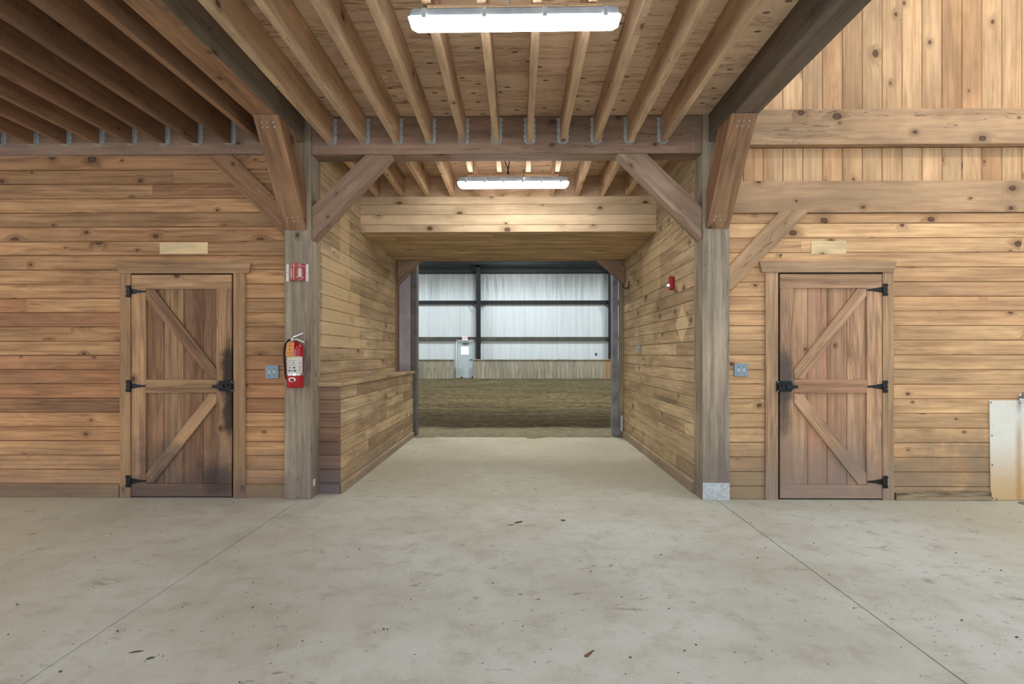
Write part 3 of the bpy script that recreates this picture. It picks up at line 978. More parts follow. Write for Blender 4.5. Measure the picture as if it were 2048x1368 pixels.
mb.tube([(-1.9 + 0.019 * math.cos(t), 7.0, 1.13 + 0.019 * math.sin(t)) for t in [k * PI / 8 for k in range(17)]], 0.005, 8)
tag(mb.build('metal_ring', M['chrome'], loc=(-1.9, 7.0, 1.08)), 'small shiny metal ring fitting on top of the counter by the wall', 'fitting')

# ------------------------------------------------------------------ plank doors


def door(name, lab, pxs, rails, flip, wm, cm, case, head, hinges, latch, br):
    """pxs: slab left, right, top, bottom in survey pixels; everything is laid out on the wall face"""
    Yd = YW - 0.012
    X = lambda p: wx(p, Yd)
    Z = lambda p, c=pxs[0]: wz(c, p, Yd)
    x0, x1, zt, zb = X(pxs[0]), X(pxs[1]), Z(pxs[2]), 0.014
    t = empty(name, ((x0 + x1) / 2, YW, 0), lab, 'door', kind='structure')
    rails = [(Z(p), Z(r)) for p, r in rails]
    rails[0] = (zt, rails[0][1])
    rails[2] = (rails[2][0], zb)
    sl, sr = [(X(p), X(r)) for p, r in ((pxs[0], case['stile'][0]), (case['stile'][1], pxs[1]))]
    # vertical planks
    mb = MB()
    xs = [sl[1]] + [X(p) for p in case['planks']] + [sr[0]]
    for i in range(len(xs) - 1):
        boards(mb, (0, Yd + 0.022, 0), (0, 0, 1), (1, 0, 0), (0, -1, 0), zb, zt, xs[i] - 0.03 * (i == 0), xs[i + 1] + 0.03 * (i == len(xs) - 2), 9, xs[i] - 0.03 * (i == 0), joints=(8, 9), ch=0.003, t=0.016)
    put(mb, 'plank_panel', wm, t)
    for s in (sl, sr):
        mb = MB()
        mb.box(s, (Yd, Yd + 0.021), (rails[2][0], rails[0][1]), g=(0, 0, 1))
        put(mb, 'stile', wm, t, 0.002)
    for i, (a_, b_) in enumerate(rails):
        mb = MB()
        e = (x0, x1) if i != 1 else (sl[1] + 0.001, sr[0] - 0.001)
        mb.box(e, (Yd, Yd + 0.021), (b_ + 0.0005, a_ - 0.0005), g=(1, 0, 0))
        put(mb, 'rail', wm, t, 0.002)
    for poly in br:
        mb = MB()
        pp = [(X(p), Yd + 0.001, Z(r)) for p, r in poly]
        c0, c1 = Vector(pp[0]), Vector(pp[len(pp) // 2])
        mb.prism(pp, (0, 0.020, 0), (c1 - c0))
        put(mb, 'brace', wm, t, 0.002)
    # dark reveal behind the slab
    mb = MB()
    mb.box((x0 - 0.008, x1 + 0.008), (Yd + 0.045, Yd + 0.06), (0, zt + 0.008), g=(1, 0, 0))
    put(mb, 'reveal', M['void'], t)
    # casing
    Yc = YW - 0.021
    for p0, p1 in case['jamb']:
        mb = MB()
        mb.box((wx(p0, Yc), wx(p1, Yc)), (Yc, YW - 0.0125 + 0.0115), (0, zt + 0.012), g=(0, 0, 1))
        put(mb, 'casing', cm, t, 0.002)
    mb = MB()
    (a0, a1, b0, b1, yt, yb) = head
    zz0, zz1 = wz(pxs[0], yb, Yc), wz(pxs[0], yt, Yc)
    Yh = YW - 0.034
    mb.prism([(wx(a0, Yh), Yh, zz1), (wx(a1, Yh), Yh, zz1), (wx(b1, Yh), Yh, zz0), (wx(b0, Yh), Yh, zz0)], (0, 0.0335, 0), (1, 0, 0))
    put(mb, 'head_casing', cm, t, 0.003)
    # tee hinges: strap on the door, leaf on the casing
    s = 1 if not flip else -1
    for py in hinges:
        zc = Z(py)
        xe = (x0 if not flip else x1) - s * 0.004
        mb = MB()
        prof = [(0.004, 0.027), (0.03, 0.023), (0.055, 0.019), (0.06, 0.015), (0.09, 0.013), (0.12, 0.008), (0.128, 0.011), (0.137, 0.008), (0.143, 0.0)]
        pts = [(xe + s * a_, Yd - 0.004, zc + h) for a_, h in prof] + [(xe + s * a_, Yd - 0.004, zc - h) for a_, h in prof[-2::-1]]
        mb.prism(pts, (0, 0.0035, 0))
        for a_ in (0.03, 0.075, 0.128):
            mb.tube([(xe + s * a_, Yd - 0.007, zc), (xe + s * a_, Yd - 0.004, zc)], 0.0045, 8)
        h = put(mb, 'hinge', M['iron'], t, label='black iron tee hinge')
        mb = MB()
        pr_ = [(0.0, 0.057), (-0.036, 0.057), (-0.044, 0.05), (-0.044, 0.034), (-0.037, 0.028), (-0.037, 0.01), (-0.043, 0), (-0.037, -0.01), (-0.037, -0.028), (-0.044, -0.034), (-0.044, -0.05), (-0.036, -0.057), (0, -0.057)]
        mb.prism([(xe + s * a_, Yc - 0.004, zc + h_) for a_, h_ in pr_], (0, 0.0035, 0))
        mb.tube([(xe, Yc - 0.004, zc - 0.055), (xe, Yc - 0.004, zc + 0.055)], 0.006, 8)
        for h_ in (-0.04, 0, 0.04):
            mb.tube([(xe - s * 0.026, Yc - 0.007, zc + h_), (xe - s * 0.026, Yc - 0.004, zc + h_)], 0.0045, 8)
        put(mb, 'hinge_leaf', M['iron'], h)
    # latch: back plate, box, bolt bar and handle
    lx0, lx1, lz0, lz1, tip = latch
    lx0, lx1, tip = X(lx0), X(lx1), X(tip)
    lz0, lz1 = Z(lz0), Z(lz1)
    yl = Yc - 0.002
    mb = MB()
    mb.box((lx0, lx1), (yl - 0.004, yl), (lz0, lz1), g=(1, 0, 0))
    mb.box((lx0 + 0.012, lx1 - 0.012), (yl - 0.03, yl - 0.004), (lz0 + 0.015, lz1 - 0.03), g=(1, 0, 0))
    la = put(mb, 'latch', M['iron'], t, 0.003, label='black gravity latch')
    mb = MB()
    mb.box((lx0 + 0.006, lx1 - 0.006), (yl - 0.012, yl - 0.0045), (lz1 - 0.014, lz1 - 0.004), g=(1, 0, 0))
    put(mb, 'guide_rail', M['iron'], la, 0.002)
    zc = (lz0 + lz1) / 2 - 0.004
    xa = lx1 if flip else lx0
    mid = lx0 * 0.5 + lx1 * 0.5
    mb = MB()
    mb.prism([(mid, yl - 0.044, zc - 0.02), (tip, yl - 0.044, zc - 0.012), (tip, yl - 0.044, zc + 0.014), (mid, yl - 0.044, zc + 0.024)], (0, 0.013, 0))
    mb.tube([(mid - (tip - mid) * 0.3, yl - 0.05, zc + 0.012), (mid - (tip - mid) * 0.3, yl - 0.03, zc + 0.012)], 0.012, 12)
    put(mb, 'lever', M['iron'], la, 0.003)
    mb = MB()
    for hx in (lx0 + 0.012, lx1 - 0.012):
        for hz in (lz0 + 0.008, lz1 - 0.009):
            mb.tube([(hx, yl - 0.0135, hz), (hx, yl - 0.0042, hz)], 0.0045, 8)
    put(mb, 'rivet', M['galv'], la)
    return t


door('door_1', 'brown ledged plank door left of the passage, black hinges on its left, dark grime by the latch',
     (262.7, 463.3, 549.5, 995), [(549, 578), (759, 786), (967, 994)], False, M['door_l'], M['casing_l'],
     dict(stile=(291, 433), planks=(325, 364.6, 403.5), jamb=((239, 260.8), (466.3, 490))),
     (231, 501, 238, 497, 526, 547), (583, 772, 962), (436.5, 469, 782, 761.5, 430),
     [[(291.5, 579), (308, 579), (432.5, 738), (432.5, 758), (420, 758), (291.5, 598)],
      [(432.5, 787), (432.5, 806), (306, 966), (291.5, 966), (291.5, 948), (418, 787)]])
door('door_2', 'lighter ledged plank door right of the passage, black hinges on its right and a worn grey latch side',
     (1560.2, 1764.3, 548, 999), [(547, 576.5), (759, 786), (970, 998)], True, M['door_r'], M['casing_r'],
     dict(stile=(1587, 1734), planks=(1618, 1657, 1697), jamb=((1531.5, 1556.5), (1766, 1788))),
     (1519, 1795, 1525, 1788, 522, 545), (580, 773, 963), (1551, 1584.5, 783, 762, 1590.5),
     [[(1588, 757), (1588, 740), (1716, 577.5), (1733, 577.5), (1733, 592), (1606, 757)],
      [(1588, 787), (1606, 789), (1733, 946), (1733, 969), (1718, 969), (1588, 805)]])

# rotten board and bottom strip right of door_2, splash panel, hose bibb
mb = MB()
x0, x1 = wx(1789), wx(1979)
pts = [(x0, YW - 0.026, 0.0)]
n = 26
for k in range(n + 1):
    xx = x0 + (x1 - x0) * k / n
    pts.append((xx, YW - 0.026, 0.082 + (random.uniform(-0.014, 0.004) if k < 9 else random.uniform(-0.003, 0.003))))
pts.append((x1, YW - 0.026, 0.004))
mb.prism(pts, (0, 0.0255, 0), (1, 0, 0.02))
tag(mb.build('baseboard_front', M['trim_rot'], bevel=0.003), 'split and rotten baseboard between the right door and the white metal panel', 'baseboard', kind='structure')
sp = empty('splash_panel', (4.7, YW, 0), 'white metal sheet with a rust streak on the right board wall below the tap', 'panel')
mb = MB()
mb.prism([(wx(1979.5), YW - 0.012, 0.004), (wx(1977), YW - 0.012, 0.925), (5.6, YW - 0.012, 0.93), (5.6, YW - 0.012, 0.004)], (0, 0.009, 0))
put(mb, 'sheet', M['splash'], sp)
for (a_, b_) in ((1982, 805), (1984, 871), (1984.5, 930), (1985, 996), (1993, 998), (2040, 806)):
    pt = P(a_, b_, Y=YW - 0.013)
    mb = MB()
    mb.tube([(pt.x, YW - 0.016, pt.z), (pt.x, YW - 0.0122, pt.z)], 0.007, 8)
    put(mb, 'screw', M['steel_grey'], sp)
hb = empty('hose_tap', (4.66, YW, 0.955), 'small metal hose tap on the wall at the right edge above the white panel', 'tap')
mb = MB()
mb.tube([(4.66, YW, 0.955), (4.66, YW - 0.07, 0.955), (4.66, YW - 0.10, 0.945), (4.66, YW - 0.115, 0.915)], [0.014, 0.016, 0.016, 0.018], 12)
mb.tube([(4.66, YW - 0.006, 0.955), (4.66, YW - 0.0005, 0.955)], 0.034, 16)
put(mb, 'body', M['chrome'], hb)
mb = MB()
mb.tube([(4.655, YW - 0.07, 0.965), (4.63, YW - 0.08, 0.985)], 0.006, 8)
mb.tube([(4.625 + 0.032 * math.cos(t), YW - 0.083, 0.985 + 0.02 * math.sin(t)) for t in [k * PI / 8 for k in range(17)]], 0.007, 8)
put(mb, 'handle', M['steel_grey'], hb)
dr = P(2046, 1008, Z=0)
mb = MB()
mb.tube([(dr.x + 0.05, dr.y, 0.0), (dr.x + 0.05, dr.y, 0.004)], [0.075, 0.07], 20)
tag(mb.build('floor_drain', M['steel_grey'], loc=(dr.x + 0.05, dr.y, 0)), 'dark round drain cover in the floor at the right edge', 'drain')

# pale unfaded board pieces above each door
for (a0, a1, b0, b1, lab) in ((320, 416, 485, 508, 'pale oblong wood plaque on the left wall above the left door'),
                              (1622, 1692, 482, 508, 'pale oblong wood plaque on the right wall above the right door')):
    mb = MB()
    mb.box((wx(a0), wx(a1)), (YW - 0.0045, YW - 0.0003), (wz(a0, b1), wz(a0, b0)), g=(1, 0, 0), rnd=(0.5, 0.1))
    c = ((wx(a0) + wx(a1)) / 2, YW, wz(a0, b1))
    tag(mb.build('wood_plaque', wood('pale_plaque', C(232, 204, 156), C(206, 170, 120), tone=0.05, knots=0.3, grain=0.25) if a0 == 320 else bpy.data.materials['pale_plaque'], loc=c),
        lab, 'plaque', 'pale plaques above the doors')

# switch plates
for (a0, a1, b0, b1, lab) in ((532, 558.5, 730, 757, 'blue-grey metal double switch plate left of the fire extinguisher'),
                              (1467.5, 1494.5, 727, 753, 'blue-grey metal double switch plate beside the right post')):
    x0, x1, z0, z1 = wx(a0), wx(a1), wz(a0, b1), wz(a0, b0)
    t = empty('switch_plate', ((x0 + x1) / 2, YW, z0), lab, 'switch', 'double switch plates')
    mb = MB()
    mb.box((x0, x1), (YW - 0.018, YW - 0.0005), (z0, z1), g=(1, 0, 0))
    put(mb, 'cover', M['zinc_plate'], t, 0.004)
    for k in (0.3, 0.7):
        xc = x0 + (x1 - x0) * k
        zc = (z0 + z1) / 2
        mb = MB()
        mb.box((xc - 0.006, xc + 0.006), (YW - 0.0195, YW - 0.0182), (zc - 0.013, zc + 0.013))
        mb.prism([(xc - 0.004, YW - 0.0195, zc - 0.004), (xc + 0.004, YW - 0.0195, zc - 0.004), (xc + 0.003, YW - 0.032, zc + 0.009), (xc - 0.003, YW - 0.032, zc + 0.009)], (0, 0, 0.007))
        put(mb, 'toggle', M['white_plastic'], t)
        for dz in (-0.03, 0.03):
            mb = MB()
            mb.tube([(xc, YW - 0.0195, zc + dz), (xc, YW - 0.0178, zc + dz)], 0.0035, 8)
            put(mb, 'screw', M['steel_dark'], t)

# ------------------------------------------------------------------ text helper


def text_mesh(body, size, mat, parent, M4, name, align='CENTER'):
    cu = bpy.data.curves.new('t', 'FONT')
    cu.body = body
    cu.size = size
    cu.align_x = align
    cu.align_y = 'CENTER'
    cu.extrude = 0.0004
    o = bpy.data.objects.new('t', cu)
    COL.objects.link(o)
    dg = bpy.context.evaluated_depsgraph_get()
    me = bpy.data.meshes.new_from_object(o.evaluated_get(dg))
    bpy.data.objects.remove(o)
    me.transform(M4)
    me.transform(Matrix.Translation(-root_loc(parent)))
    me.name = name
    me.materials.clear()
    me.materials.append(mat)
    r = bpy.data.objects.new(name, me)
    COL.objects.link(r)
    r.parent = parent
    return r


# ------------------------------------------------------------------ fire extinguisher sign (V-shaped) on the left post
sx0, sx1 = P(572.8, 545, Y=YP).x, P(617, 545, Y=YP).x
sz0, sz1 = P(575, 562.5, Y=YP).z, P(575, 528.5, Y=YP).z
fw = 0.025
xm = (sx0 + sx1) / 2
ap = Vector((xm, YP - 0.085, 0))
sg = empty('extinguisher_sign', (xm, YP, sz0), 'red V-shaped fire extinguisher sign with white edges on the left post', 'sign')
for (a_, b_) in ((sx0, sx0 + fw), (sx1 - fw, sx1)):
    mb = MB()
    mb.box((a_, b_), (YP - 0.002, YP - 0.0003), (sz0, sz1), g=(0, 0, 1))
    put(mb, 'flange', M['white_plastic'], sg)
mb = MB()
for A_ in (Vector((sx0 + fw, YP, 0)), Vector((sx1 - fw, YP, 0))):
    mb.prism([(A_.x, A_.y - 0.0004, sz0), (ap.x, ap.y, sz0), (ap.x, ap.y + 0.0025, sz0), (A_.x, A_.y - 0.0004 + 0.0001, sz0)], (0, 0, sz1 - sz0), (0, 0, 1))
put(mb, 'red_face', M['red_sign'], sg)
mb = MB()
mb.tube([(ap.x, ap.y, sz0), (ap.x, ap.y, sz1)], 0.0035, 8)
put(mb, 'edge_strip', M['offwhite'], sg)
for s in (-1, 1):
    A_ = Vector((sx0 + fw if s < 0 else sx1 - fw, YP, 0))
    mid = (A_ + ap) / 2
    along = (ap - A_).normalized() if s < 0 else (A_ - ap).normalized()
    nrm = along.cross(Vector((0, 0, 1)))
    H = sz1 - sz0
    W = (A_ - ap).length

    def on(a_, b_, d=0.0012):
        return Vector((mid.x, mid.y, sz0 + b_ * H)) + along * (a_ * W) + nrm * d

    R4 = Matrix(((along.x, 0, nrm.x, 0), (along.y, 0, nrm.y, 0), (0, 1, 0, 0), (0, 0, 0, 1)))
    text_mesh('FIRE', 0.018, M['offwhite'], sg, Matrix.Translation(on(0, 0.94)) @ R4, 'lettering')
    text_mesh('EXTINGUISHER', 0.0145, M['offwhite'], sg, Matrix.Translation(on(0, 0.85)) @ R4, 'lettering')
    mb = MB()
    # pictogram: bottle, neck, hose; arrow outline
    mb.prism([on(-.13, .2), on(.12, .2), on(.12, .62), on(.08, .7), on(-.07, .7), on(-.13, .62)], nrm * 0.0006, (0, 0, 1))
    mb.prism([on(-.06, .7), on(.04, .7), on(.04, .76), on(-.06, .76)], nrm * 0.0006, (0, 0, 1))
    mb.prism([on(.04, .76), on(.04, .73), on(.2, .62), on(.22, .65)], nrm * 0.0006, (0, 0, 1))
    for (p0, p1) in (((-.2, .2), (-.2, .72)), ((.2, .2), (.2, .55)), ((-.2, .2), (-.32, .21)), ((.2, .2), (.32, .21)), ((-.32, .21), (0, .03)), ((.32, .21), (0, .03)), ((-.2, .72), (-.07, .76))):
        a2, b2 = on(*p0), on(*p1)
        d2 = (b2 - a2).normalized()
        w2 = nrm.cross(d2) * 0.0016
        mb.prism([a2 - w2, b2 - w2, b2 + w2, a2 + w2], nrm * 0.0006, (0, 0, 1))
    put(mb, 'pictogram', M['offwhite'], sg)
for xx in (sx0 + fw / 2, sx1 - fw / 2):
    mb = MB()
    mb.tube([(xx, YP - 0.004, (sz0 + sz1) / 2), (xx, YP - 0.0019, (sz0 + sz1) / 2)], 0.004, 8)
    put(mb, 'screw', M['steel_grey'], sg)

# ------------------------------------------------------------------ fire extinguisher
r_e = 0.074
Ye = YP - r_e - 0.008
exx = P(590.5, 730, Y=Ye).x
ez0 = P(590, 775, Y=Ye).z
ez1 = P(590, 684, Y=Ye).z
ex = empty('fire_extinguisher', (exx, Ye, ez0), 'red fire extinguisher with an orange tag hung on the left post', 'fire extinguisher')


def ring_prof(prof, seg=32):
    mb = MB()
    mb.tube([(exx, Ye, z) for r, z in prof], [r for r, z in prof], seg)
    return mb


H = ez1 - ez0
put(ring_prof([(r_e * 0.93, ez0), (r_e, ez0 + 0.012), (r_e, ez1 - 0.075), (r_e * 0.95, ez1 - 0.045), (r_e * 0.75, ez1 - 0.018), (r_e * 0.4, ez1 - 0.002), (0.02, ez1 + 0.004)]), 'cylinder', M['red'], ex)
put(ring_prof([(0.016, ez1), (0.017, ez1 + 0.012), (0.022, ez1 + 0.014), (0.022, ez1 + 0.03), (0.014, ez1 + 0.034)], 16), 'valve', M['chrome'], ex)
mb = MB()
mb.prism([(exx - 0.02, Ye - 0.009, ez1 + 0.034), (exx - 0.02, Ye - 0.009, ez1 + 0.052), (exx + 0.072, Ye - 0.009, ez1 + 0.086), (exx + 0.076, Ye - 0.009, ez1 + 0.074), (exx + 0.02, Ye - 0.009, ez1 + 0.05)], (0, 0.018, 0))
put(mb, 'squeeze_lever', M['chrome'], ex, 0.002)
mb = MB()
mb.prism([(exx + 0.01, Ye - 0.008, ez1 + 0.034), (exx + 0.09, Ye - 0.008, ez1 + 0.004), (exx + 0.086, Ye - 0.008, ez1 - 0.008), (exx + 0.01, Ye - 0.008, ez1 + 0.02)], (0, 0.016, 0))
put(mb, 'carry_handle', M['chrome'], ex, 0.002)
mb = MB()
mb.tube([(exx - 0.014, Ye - 0.024, ez1 + 0.022), (exx - 0.014, Ye - 0.036, ez1 + 0.022)], 0.013, 16)
put(mb, 'gauge', M['offwhite'], ex)
mb = MB()
mb.tube([(exx - 0.02, Ye, ez1 + 0.024), (exx - 0.06, Ye, ez1 + 0.018), (exx - 0.092, Ye, ez1 - 0.02), (exx - 0.103, Ye, ez1 - 0.09), (exx - 0.1, Ye, ez1 - 0.19), (exx - 0.09, Ye, ez1 - 0.27), (exx - 0.086, Ye, ez1 - 0.33)], [0.009, 0.009, 0.0095, 0.0095, 0.0095, 0.0095, 0.008], 12)
put(mb, 'hose', M['rubber'], ex)
mb = MB()
mb.tube([(exx - 0.089, Ye - 0.001, ez1 - 0.275), (exx - 0.086, Ye - 0.001, ez1 - 0.3), (exx - 0.083, Ye, ez1 - 0.345)], [0.014, 0.013, 0.007], 12)
mb.tube([(exx - 0.0895, Ye - 0.016, ez1 - 0.27), (exx - 0.0895, Ye - 0.004, ez1 - 0.27)], 0.007, 10)
put(mb, 'nozzle', M['rubber'], ex)


def arc(a0, a1, z0, z1, r, t=0.0008, seg=14):
    """curved label on the cylinder; angles in degrees, 0 faces the viewer, positive to the right"""
    mb = MB()
    A = [math.radians(a0 + (a1 - a0) * k / seg) for k in range(seg + 1)]
    out = [(exx + (r + t) * math.sin(x), Ye - (r + t) * math.cos(x), z0) for x in A]
    inn = [(exx + (r - 0.001) * math.sin(x), Ye - (r - 0.001) * math.cos(x), z0) for x in reversed(A)]
    mb.prism(out + inn, (0, 0, z1 - z0), (0, 0, 1))
    return mb


la_z0, la_z1 = P(590, 747, Y=Ye - r_e).z, P(590, 713, Y=Ye - r_e).z
lb = put(arc(-52, 78, la_z0, la_z1, r_e), 'instruction_label', M['label_white'], ex)
put(arc(-28, 30, la_z1 - 0.014, la_z1 - 0.004, r_e, 0.0014), 'yellow_band', M['label_yellow'], lb)
mb = MB()
for (a0, a1, zc, h) in ((-28, 30, .118, .003), (-25, -12, .105, .005), (5, 16, .1, .007), (-22, -14, .085, .004), (-5, 8, .085, .003), (14, 24, .085, .004), (-24, 28, .07, .002), (-24, -10, .052, .009),
                        (8, 22, .052, .014), (-28, -12, .025, .012), (-6, 6, .025, .008), (12, 28, .025, .014), (46, 66, .06, .004), (40, 60, .09, .003), (44, 62, .1, .003), (44, 60, .035, .004), (-48, -36, .09, .003), (-48, -38, .06, .003), (-48, -36, .03, .003)):
    A = [math.radians(a0 + (a1 - a0) * k / 5) for k in range(6)]
    r = r_e + 0.0016
    out = [(exx + r * math.sin(x), Ye - r * math.cos(x), la_z0 + zc - h / 2) for x in A]
    inn = [(exx + (r - 0.001) * math.sin(x), Ye - (r - 0.001) * math.cos(x), la_z0 + zc - h / 2) for x in reversed(A)]
    mb.prism(out + inn, (0, 0, h), (0, 0, 1))
put(mb, 'label_print', M['label_ink'], lb)
put(arc(-95, 95, la_z0 - 0.019, la_z0 - 0.001, r_e, 0.0025, 24), 'strap_band', M['chrome'], ex)
# oval sticker with three little marks
mb = MB()
zo = la_z0 - 0.056
A = [2 * PI * k / 24 for k in range(24)]
rr = r_e + 0.001


def oncyl(a_, z, r):
    return (exx + r * math.sin(a_ / r_e), Ye - r * math.cos(a_ / r_e), z)


mb.prism([oncyl(0.034 * math.cos(t), zo + 0.021 * math.sin(t), rr) for t in A], (0, -0.0006, 0), (0, 0, 1))
ov = put(mb, 'oval_sticker', M['white_plastic'], ex)
mb = MB()
for a_, dz, h in ((-0.014, -0.004, 0.014), (0.0, 0.006, 0.008), (0.014, -0.004, 0.014)):
    p0 = Vector(oncyl(a_, zo + dz, rr + 0.003))
    mb.box((p0.x - 0.0035, p0.x + 0.0035), (p0.y, p0.y + 0.002), (p0.z - h / 2, p0.z + h / 2))
put(mb, 'sticker_mark', M['label_ink'], ov)
# orange inspection tag
mb = MB()
tx0 = P(570.5, 700, Y=Ye - r_e - 0.006)
yt_ = Ye - r_e - 0.006
tp = [P(x, y, Y=yt_) for x, y in ((570.8, 711.5), (586.3, 711.8), (588.5, 685.5), (586, 684.5), (575.5, 684.5), (573.8, 686))]
mb.prism(tp, (0, 0.001, 0), (0, 0, 1))
tg = put(mb, 'inspection_tag', M['tag_orange'], ex)
mb = MB()
for (x, y, w, h) in ((577, 688, 7, 1), (576, 691, 8, .8), (576, 693.5, 8, .8), (577.5, 700, 3, 3), (574, 705, 10, .8), (574, 708, 9, .8)):
    p0, p1 = P(x, y, Y=yt_ - 0.0012), P(x + w, y - h, Y=yt_ - 0.0012)
    mb.box((p0.x, p1.x), (yt_ - 0.0012, yt_ - 0.0004), (p0.z, p1.z), g=(1, 0, 0))
put(mb, 'tag_print', M['tag_ink'], tg)
mb = MB()
mb.box((exx - 0.02, exx + 0.02), (Ye + r_e - 0.002, YP + 0.0005), (ez1 - 0.16, ez1 - 0.06), g=(0, 0, 1))
put(mb, 'wall_bracket', M['steel_dark'], ex)

# ------------------------------------------------------------------ right passage wall fittings
s0 = P(1347.5, 567, X=XR)
st = empty('fire_alarm_strobe', (XR, s0.y, s0.z - 0.09), 'small red fire alarm strobe with a clear lens on the right passage wall', 'alarm')
mb = MB()
mb.box((XR - 0.05, XR - 0.0005), (s0.y - 0.045, s0.y + 0.045), (s0.z - 0.07, s0.z + 0.075), g=(0, 0, 1))
put(mb, 'housing', M['red_strobe'], st, 0.014)
mb = MB()
mb.prism([(XR - 0.05, s0.y - 0.03, s0.z - 0.045), (XR - 0.082, s0.y - 0.02, s0.z - 0.035), (XR - 0.082, s0.y - 0.02, s0.z - 0.008), (XR - 0.05, s0.y - 0.03, s0.z)], (0, 0.055, 0))
put(mb, 'lens', M['chrome'], st, 0.004)
o0 = P(1280, 698, X=XR)
ob = empty('outlet_box', (XR, o0.y, o0.z - 0.07), 'grey-white outlet box on the right passage wall near its far end', 'outlet')
mb = MB()
mb.box((XR - 0.04, XR - 0.0005), (o0.y - 0.04, o0.y + 0.04), (o0.z - 0.06, o0.z + 0.06), g=(0, 0, 1))
put(mb, 'box', M['housing'], ob, 0.004)
for dz in (-0.028, 0.028):
    mb = MB()
    mb.tube([(XR - 0.046, o0.y, o0.z + dz), (XR - 0.0402, o0.y, o0.z + dz)], 0.017, 14)
    put(mb, 'socket', M['white_plastic'], ob)
mb = MB()
cpts = [(1244, 569), (1247, 575), (1251, 577), (1256, 576), (1258, 570), (1258, 562)]
mb.tube([tuple(P(x, y, X=XR - 0.02)) for x, y in cpts], 0.008, 8)
tag(mb.build('loose_cable', M['rubber'], loc=tuple(P(1251, 577, X=XR - 0.02))), 'short loop of dark cable on the right passage wall by the small corner brace', 'cable')
mb = MB()
fp = P(1244, 930, X=1.69)
mb.box((1.66, 1.70), (8.952, 8.968), (0.10, 0.36), g=(0, 0, 1))
tag(mb.build('angle_bracket', M['galv'], loc=(1.68, 8.96, 0.1), bevel=0.002), 'small galvanised bracket at the foot of the right wall beside the steel jamb', 'bracket')

# ------------------------------------------------------------------ lamps


def lamp(loc, L, D, zb, hl, hh, mount, clips, label, roll=0.0, lens='lens'):
    cx, cy = loc
    t = empty('ceiling_lamp', (cx, cy, zb), label, 'ceiling lamp', 'long vapour-tight ceiling lamps')
    z1 = zb + hl
    mb = MB()
    # tapered diffuser, narrower at the bottom
    a_ = [(cx - L / 2, z1), (cx + L / 2, z1), (cx + L / 2, z1 - hl * 0.35), (cx + L / 2 - 0.035, zb), (cx - L / 2 + 0.035, zb), (cx - L / 2, z1 - hl * 0.35)]
    mb.prism([(x, cy - D / 2, z) for x, z in a_], (0, D, 0))
    put(mb, 'diffuser', M[lens], t, 0.008)
    mb = MB()
    b_ = [(cx - L / 2 + 0.004, z1 + 0.001), (cx + L / 2 - 0.004, z1 + 0.001), (cx + L / 2 - 0.02, z1 + hh), (cx - L / 2 + 0.02, z1 + hh)]
    mb.prism([(x, cy - D / 2 + 0.004, z) for x, z in b_], (0, D - 0.008, 0))
    put(mb, 'housing', M['housing'], t, 0.006)
    mb = MB()
    mb.box((cx - L * 0.41, cx + L * 0.41), (cy - 0.056, cy + 0.056), (z1 + hh + 0.001, mount), g=(1, 0, 0))
    put(mb, 'mounting_board', M['joist'], t, 0.002)
    for k in range(clips):
        xx = cx - L / 2 + L * (0.075 + 0.85 * k / (clips - 1))
        mb = MB()
        mb.box((xx - 0.012, xx + 0.012), (cy - D / 2 - 0.007, cy - D / 2 - 0.001), (z1 - 0.012, z1 + hh * 0.9), g=(0, 0, 1))
        put(mb, 'clip', M['galv'], t, 0.001)
    t.rotation_euler = (0, -roll, 0)
    return t


t1 = lamp((-0.022, 3.12), 1.19, 0.115, 3.212, 0.03, 0.046, 3.304, 4, 'nearest ceiling lamp, a long white glowing fixture below the hall joists', 0.004)
mb = MB()
mb.tube([(-0.09, 3.03, 3.569), (-0.075, 3.05, 3.45), (-0.04, 3.1, 3.3)], 0.006, 8)
put(mb, 'cord', M['galv'], t1)
mb = MB()
mb.box((-0.48, 0.44), (3.10, 3.14), (3.3045, 3.3095), g=(1, 0, 0))
put(mb, 'spacer', M['joist'], t1)
t2 = lamp((-0.058, 5.97), 1.20, 0.115, 3.165, 0.045, 0.055, 3.29, 6, 'farther ceiling lamp, a long glowing fixture over the passage behind the header beam', 0.0, 'lens_passage')
mb = MB()
mb.box((-0.5, 0.4), (5.955, 5.985), (3.2905, 3.3095), g=(1, 0, 0))
put(mb, 'spacer', M['joist'], t2)
mb = MB()
mb.tube([(-0.10, 5.95, 3.568), (-0.1, 5.93, 3.42), (-0.12, 5.94, 3.3)], 0.006, 8)
mb.tube([(-0.31, 5.6, 3.568), (-0.2, 5.75, 3.5), (-0.12, 5.9, 3.36), (-0.1, 5.94, 3.28)], 0.006, 8)
put(mb, 'cord', M['rubber'], t2)
mb = MB()
mb.tube([(0.06, 5.90, 3.33), (0.06, 5.90, 3.262), (0.06, 5.895, 3.235)], 0.008, 8)
put(mb, 'hook', M['chrome'], t2)
mb = MB()
mb.tube([(0.5, 5.91, 3.17), (0.505, 5.91, 3.13), (0.515, 5.91, 3.09)], 0.002, 6)
put(mb, 'pull_string', M['white_plastic'], t2)

# ------------------------------------------------------------------ riding arena beyond
YA = 30.8
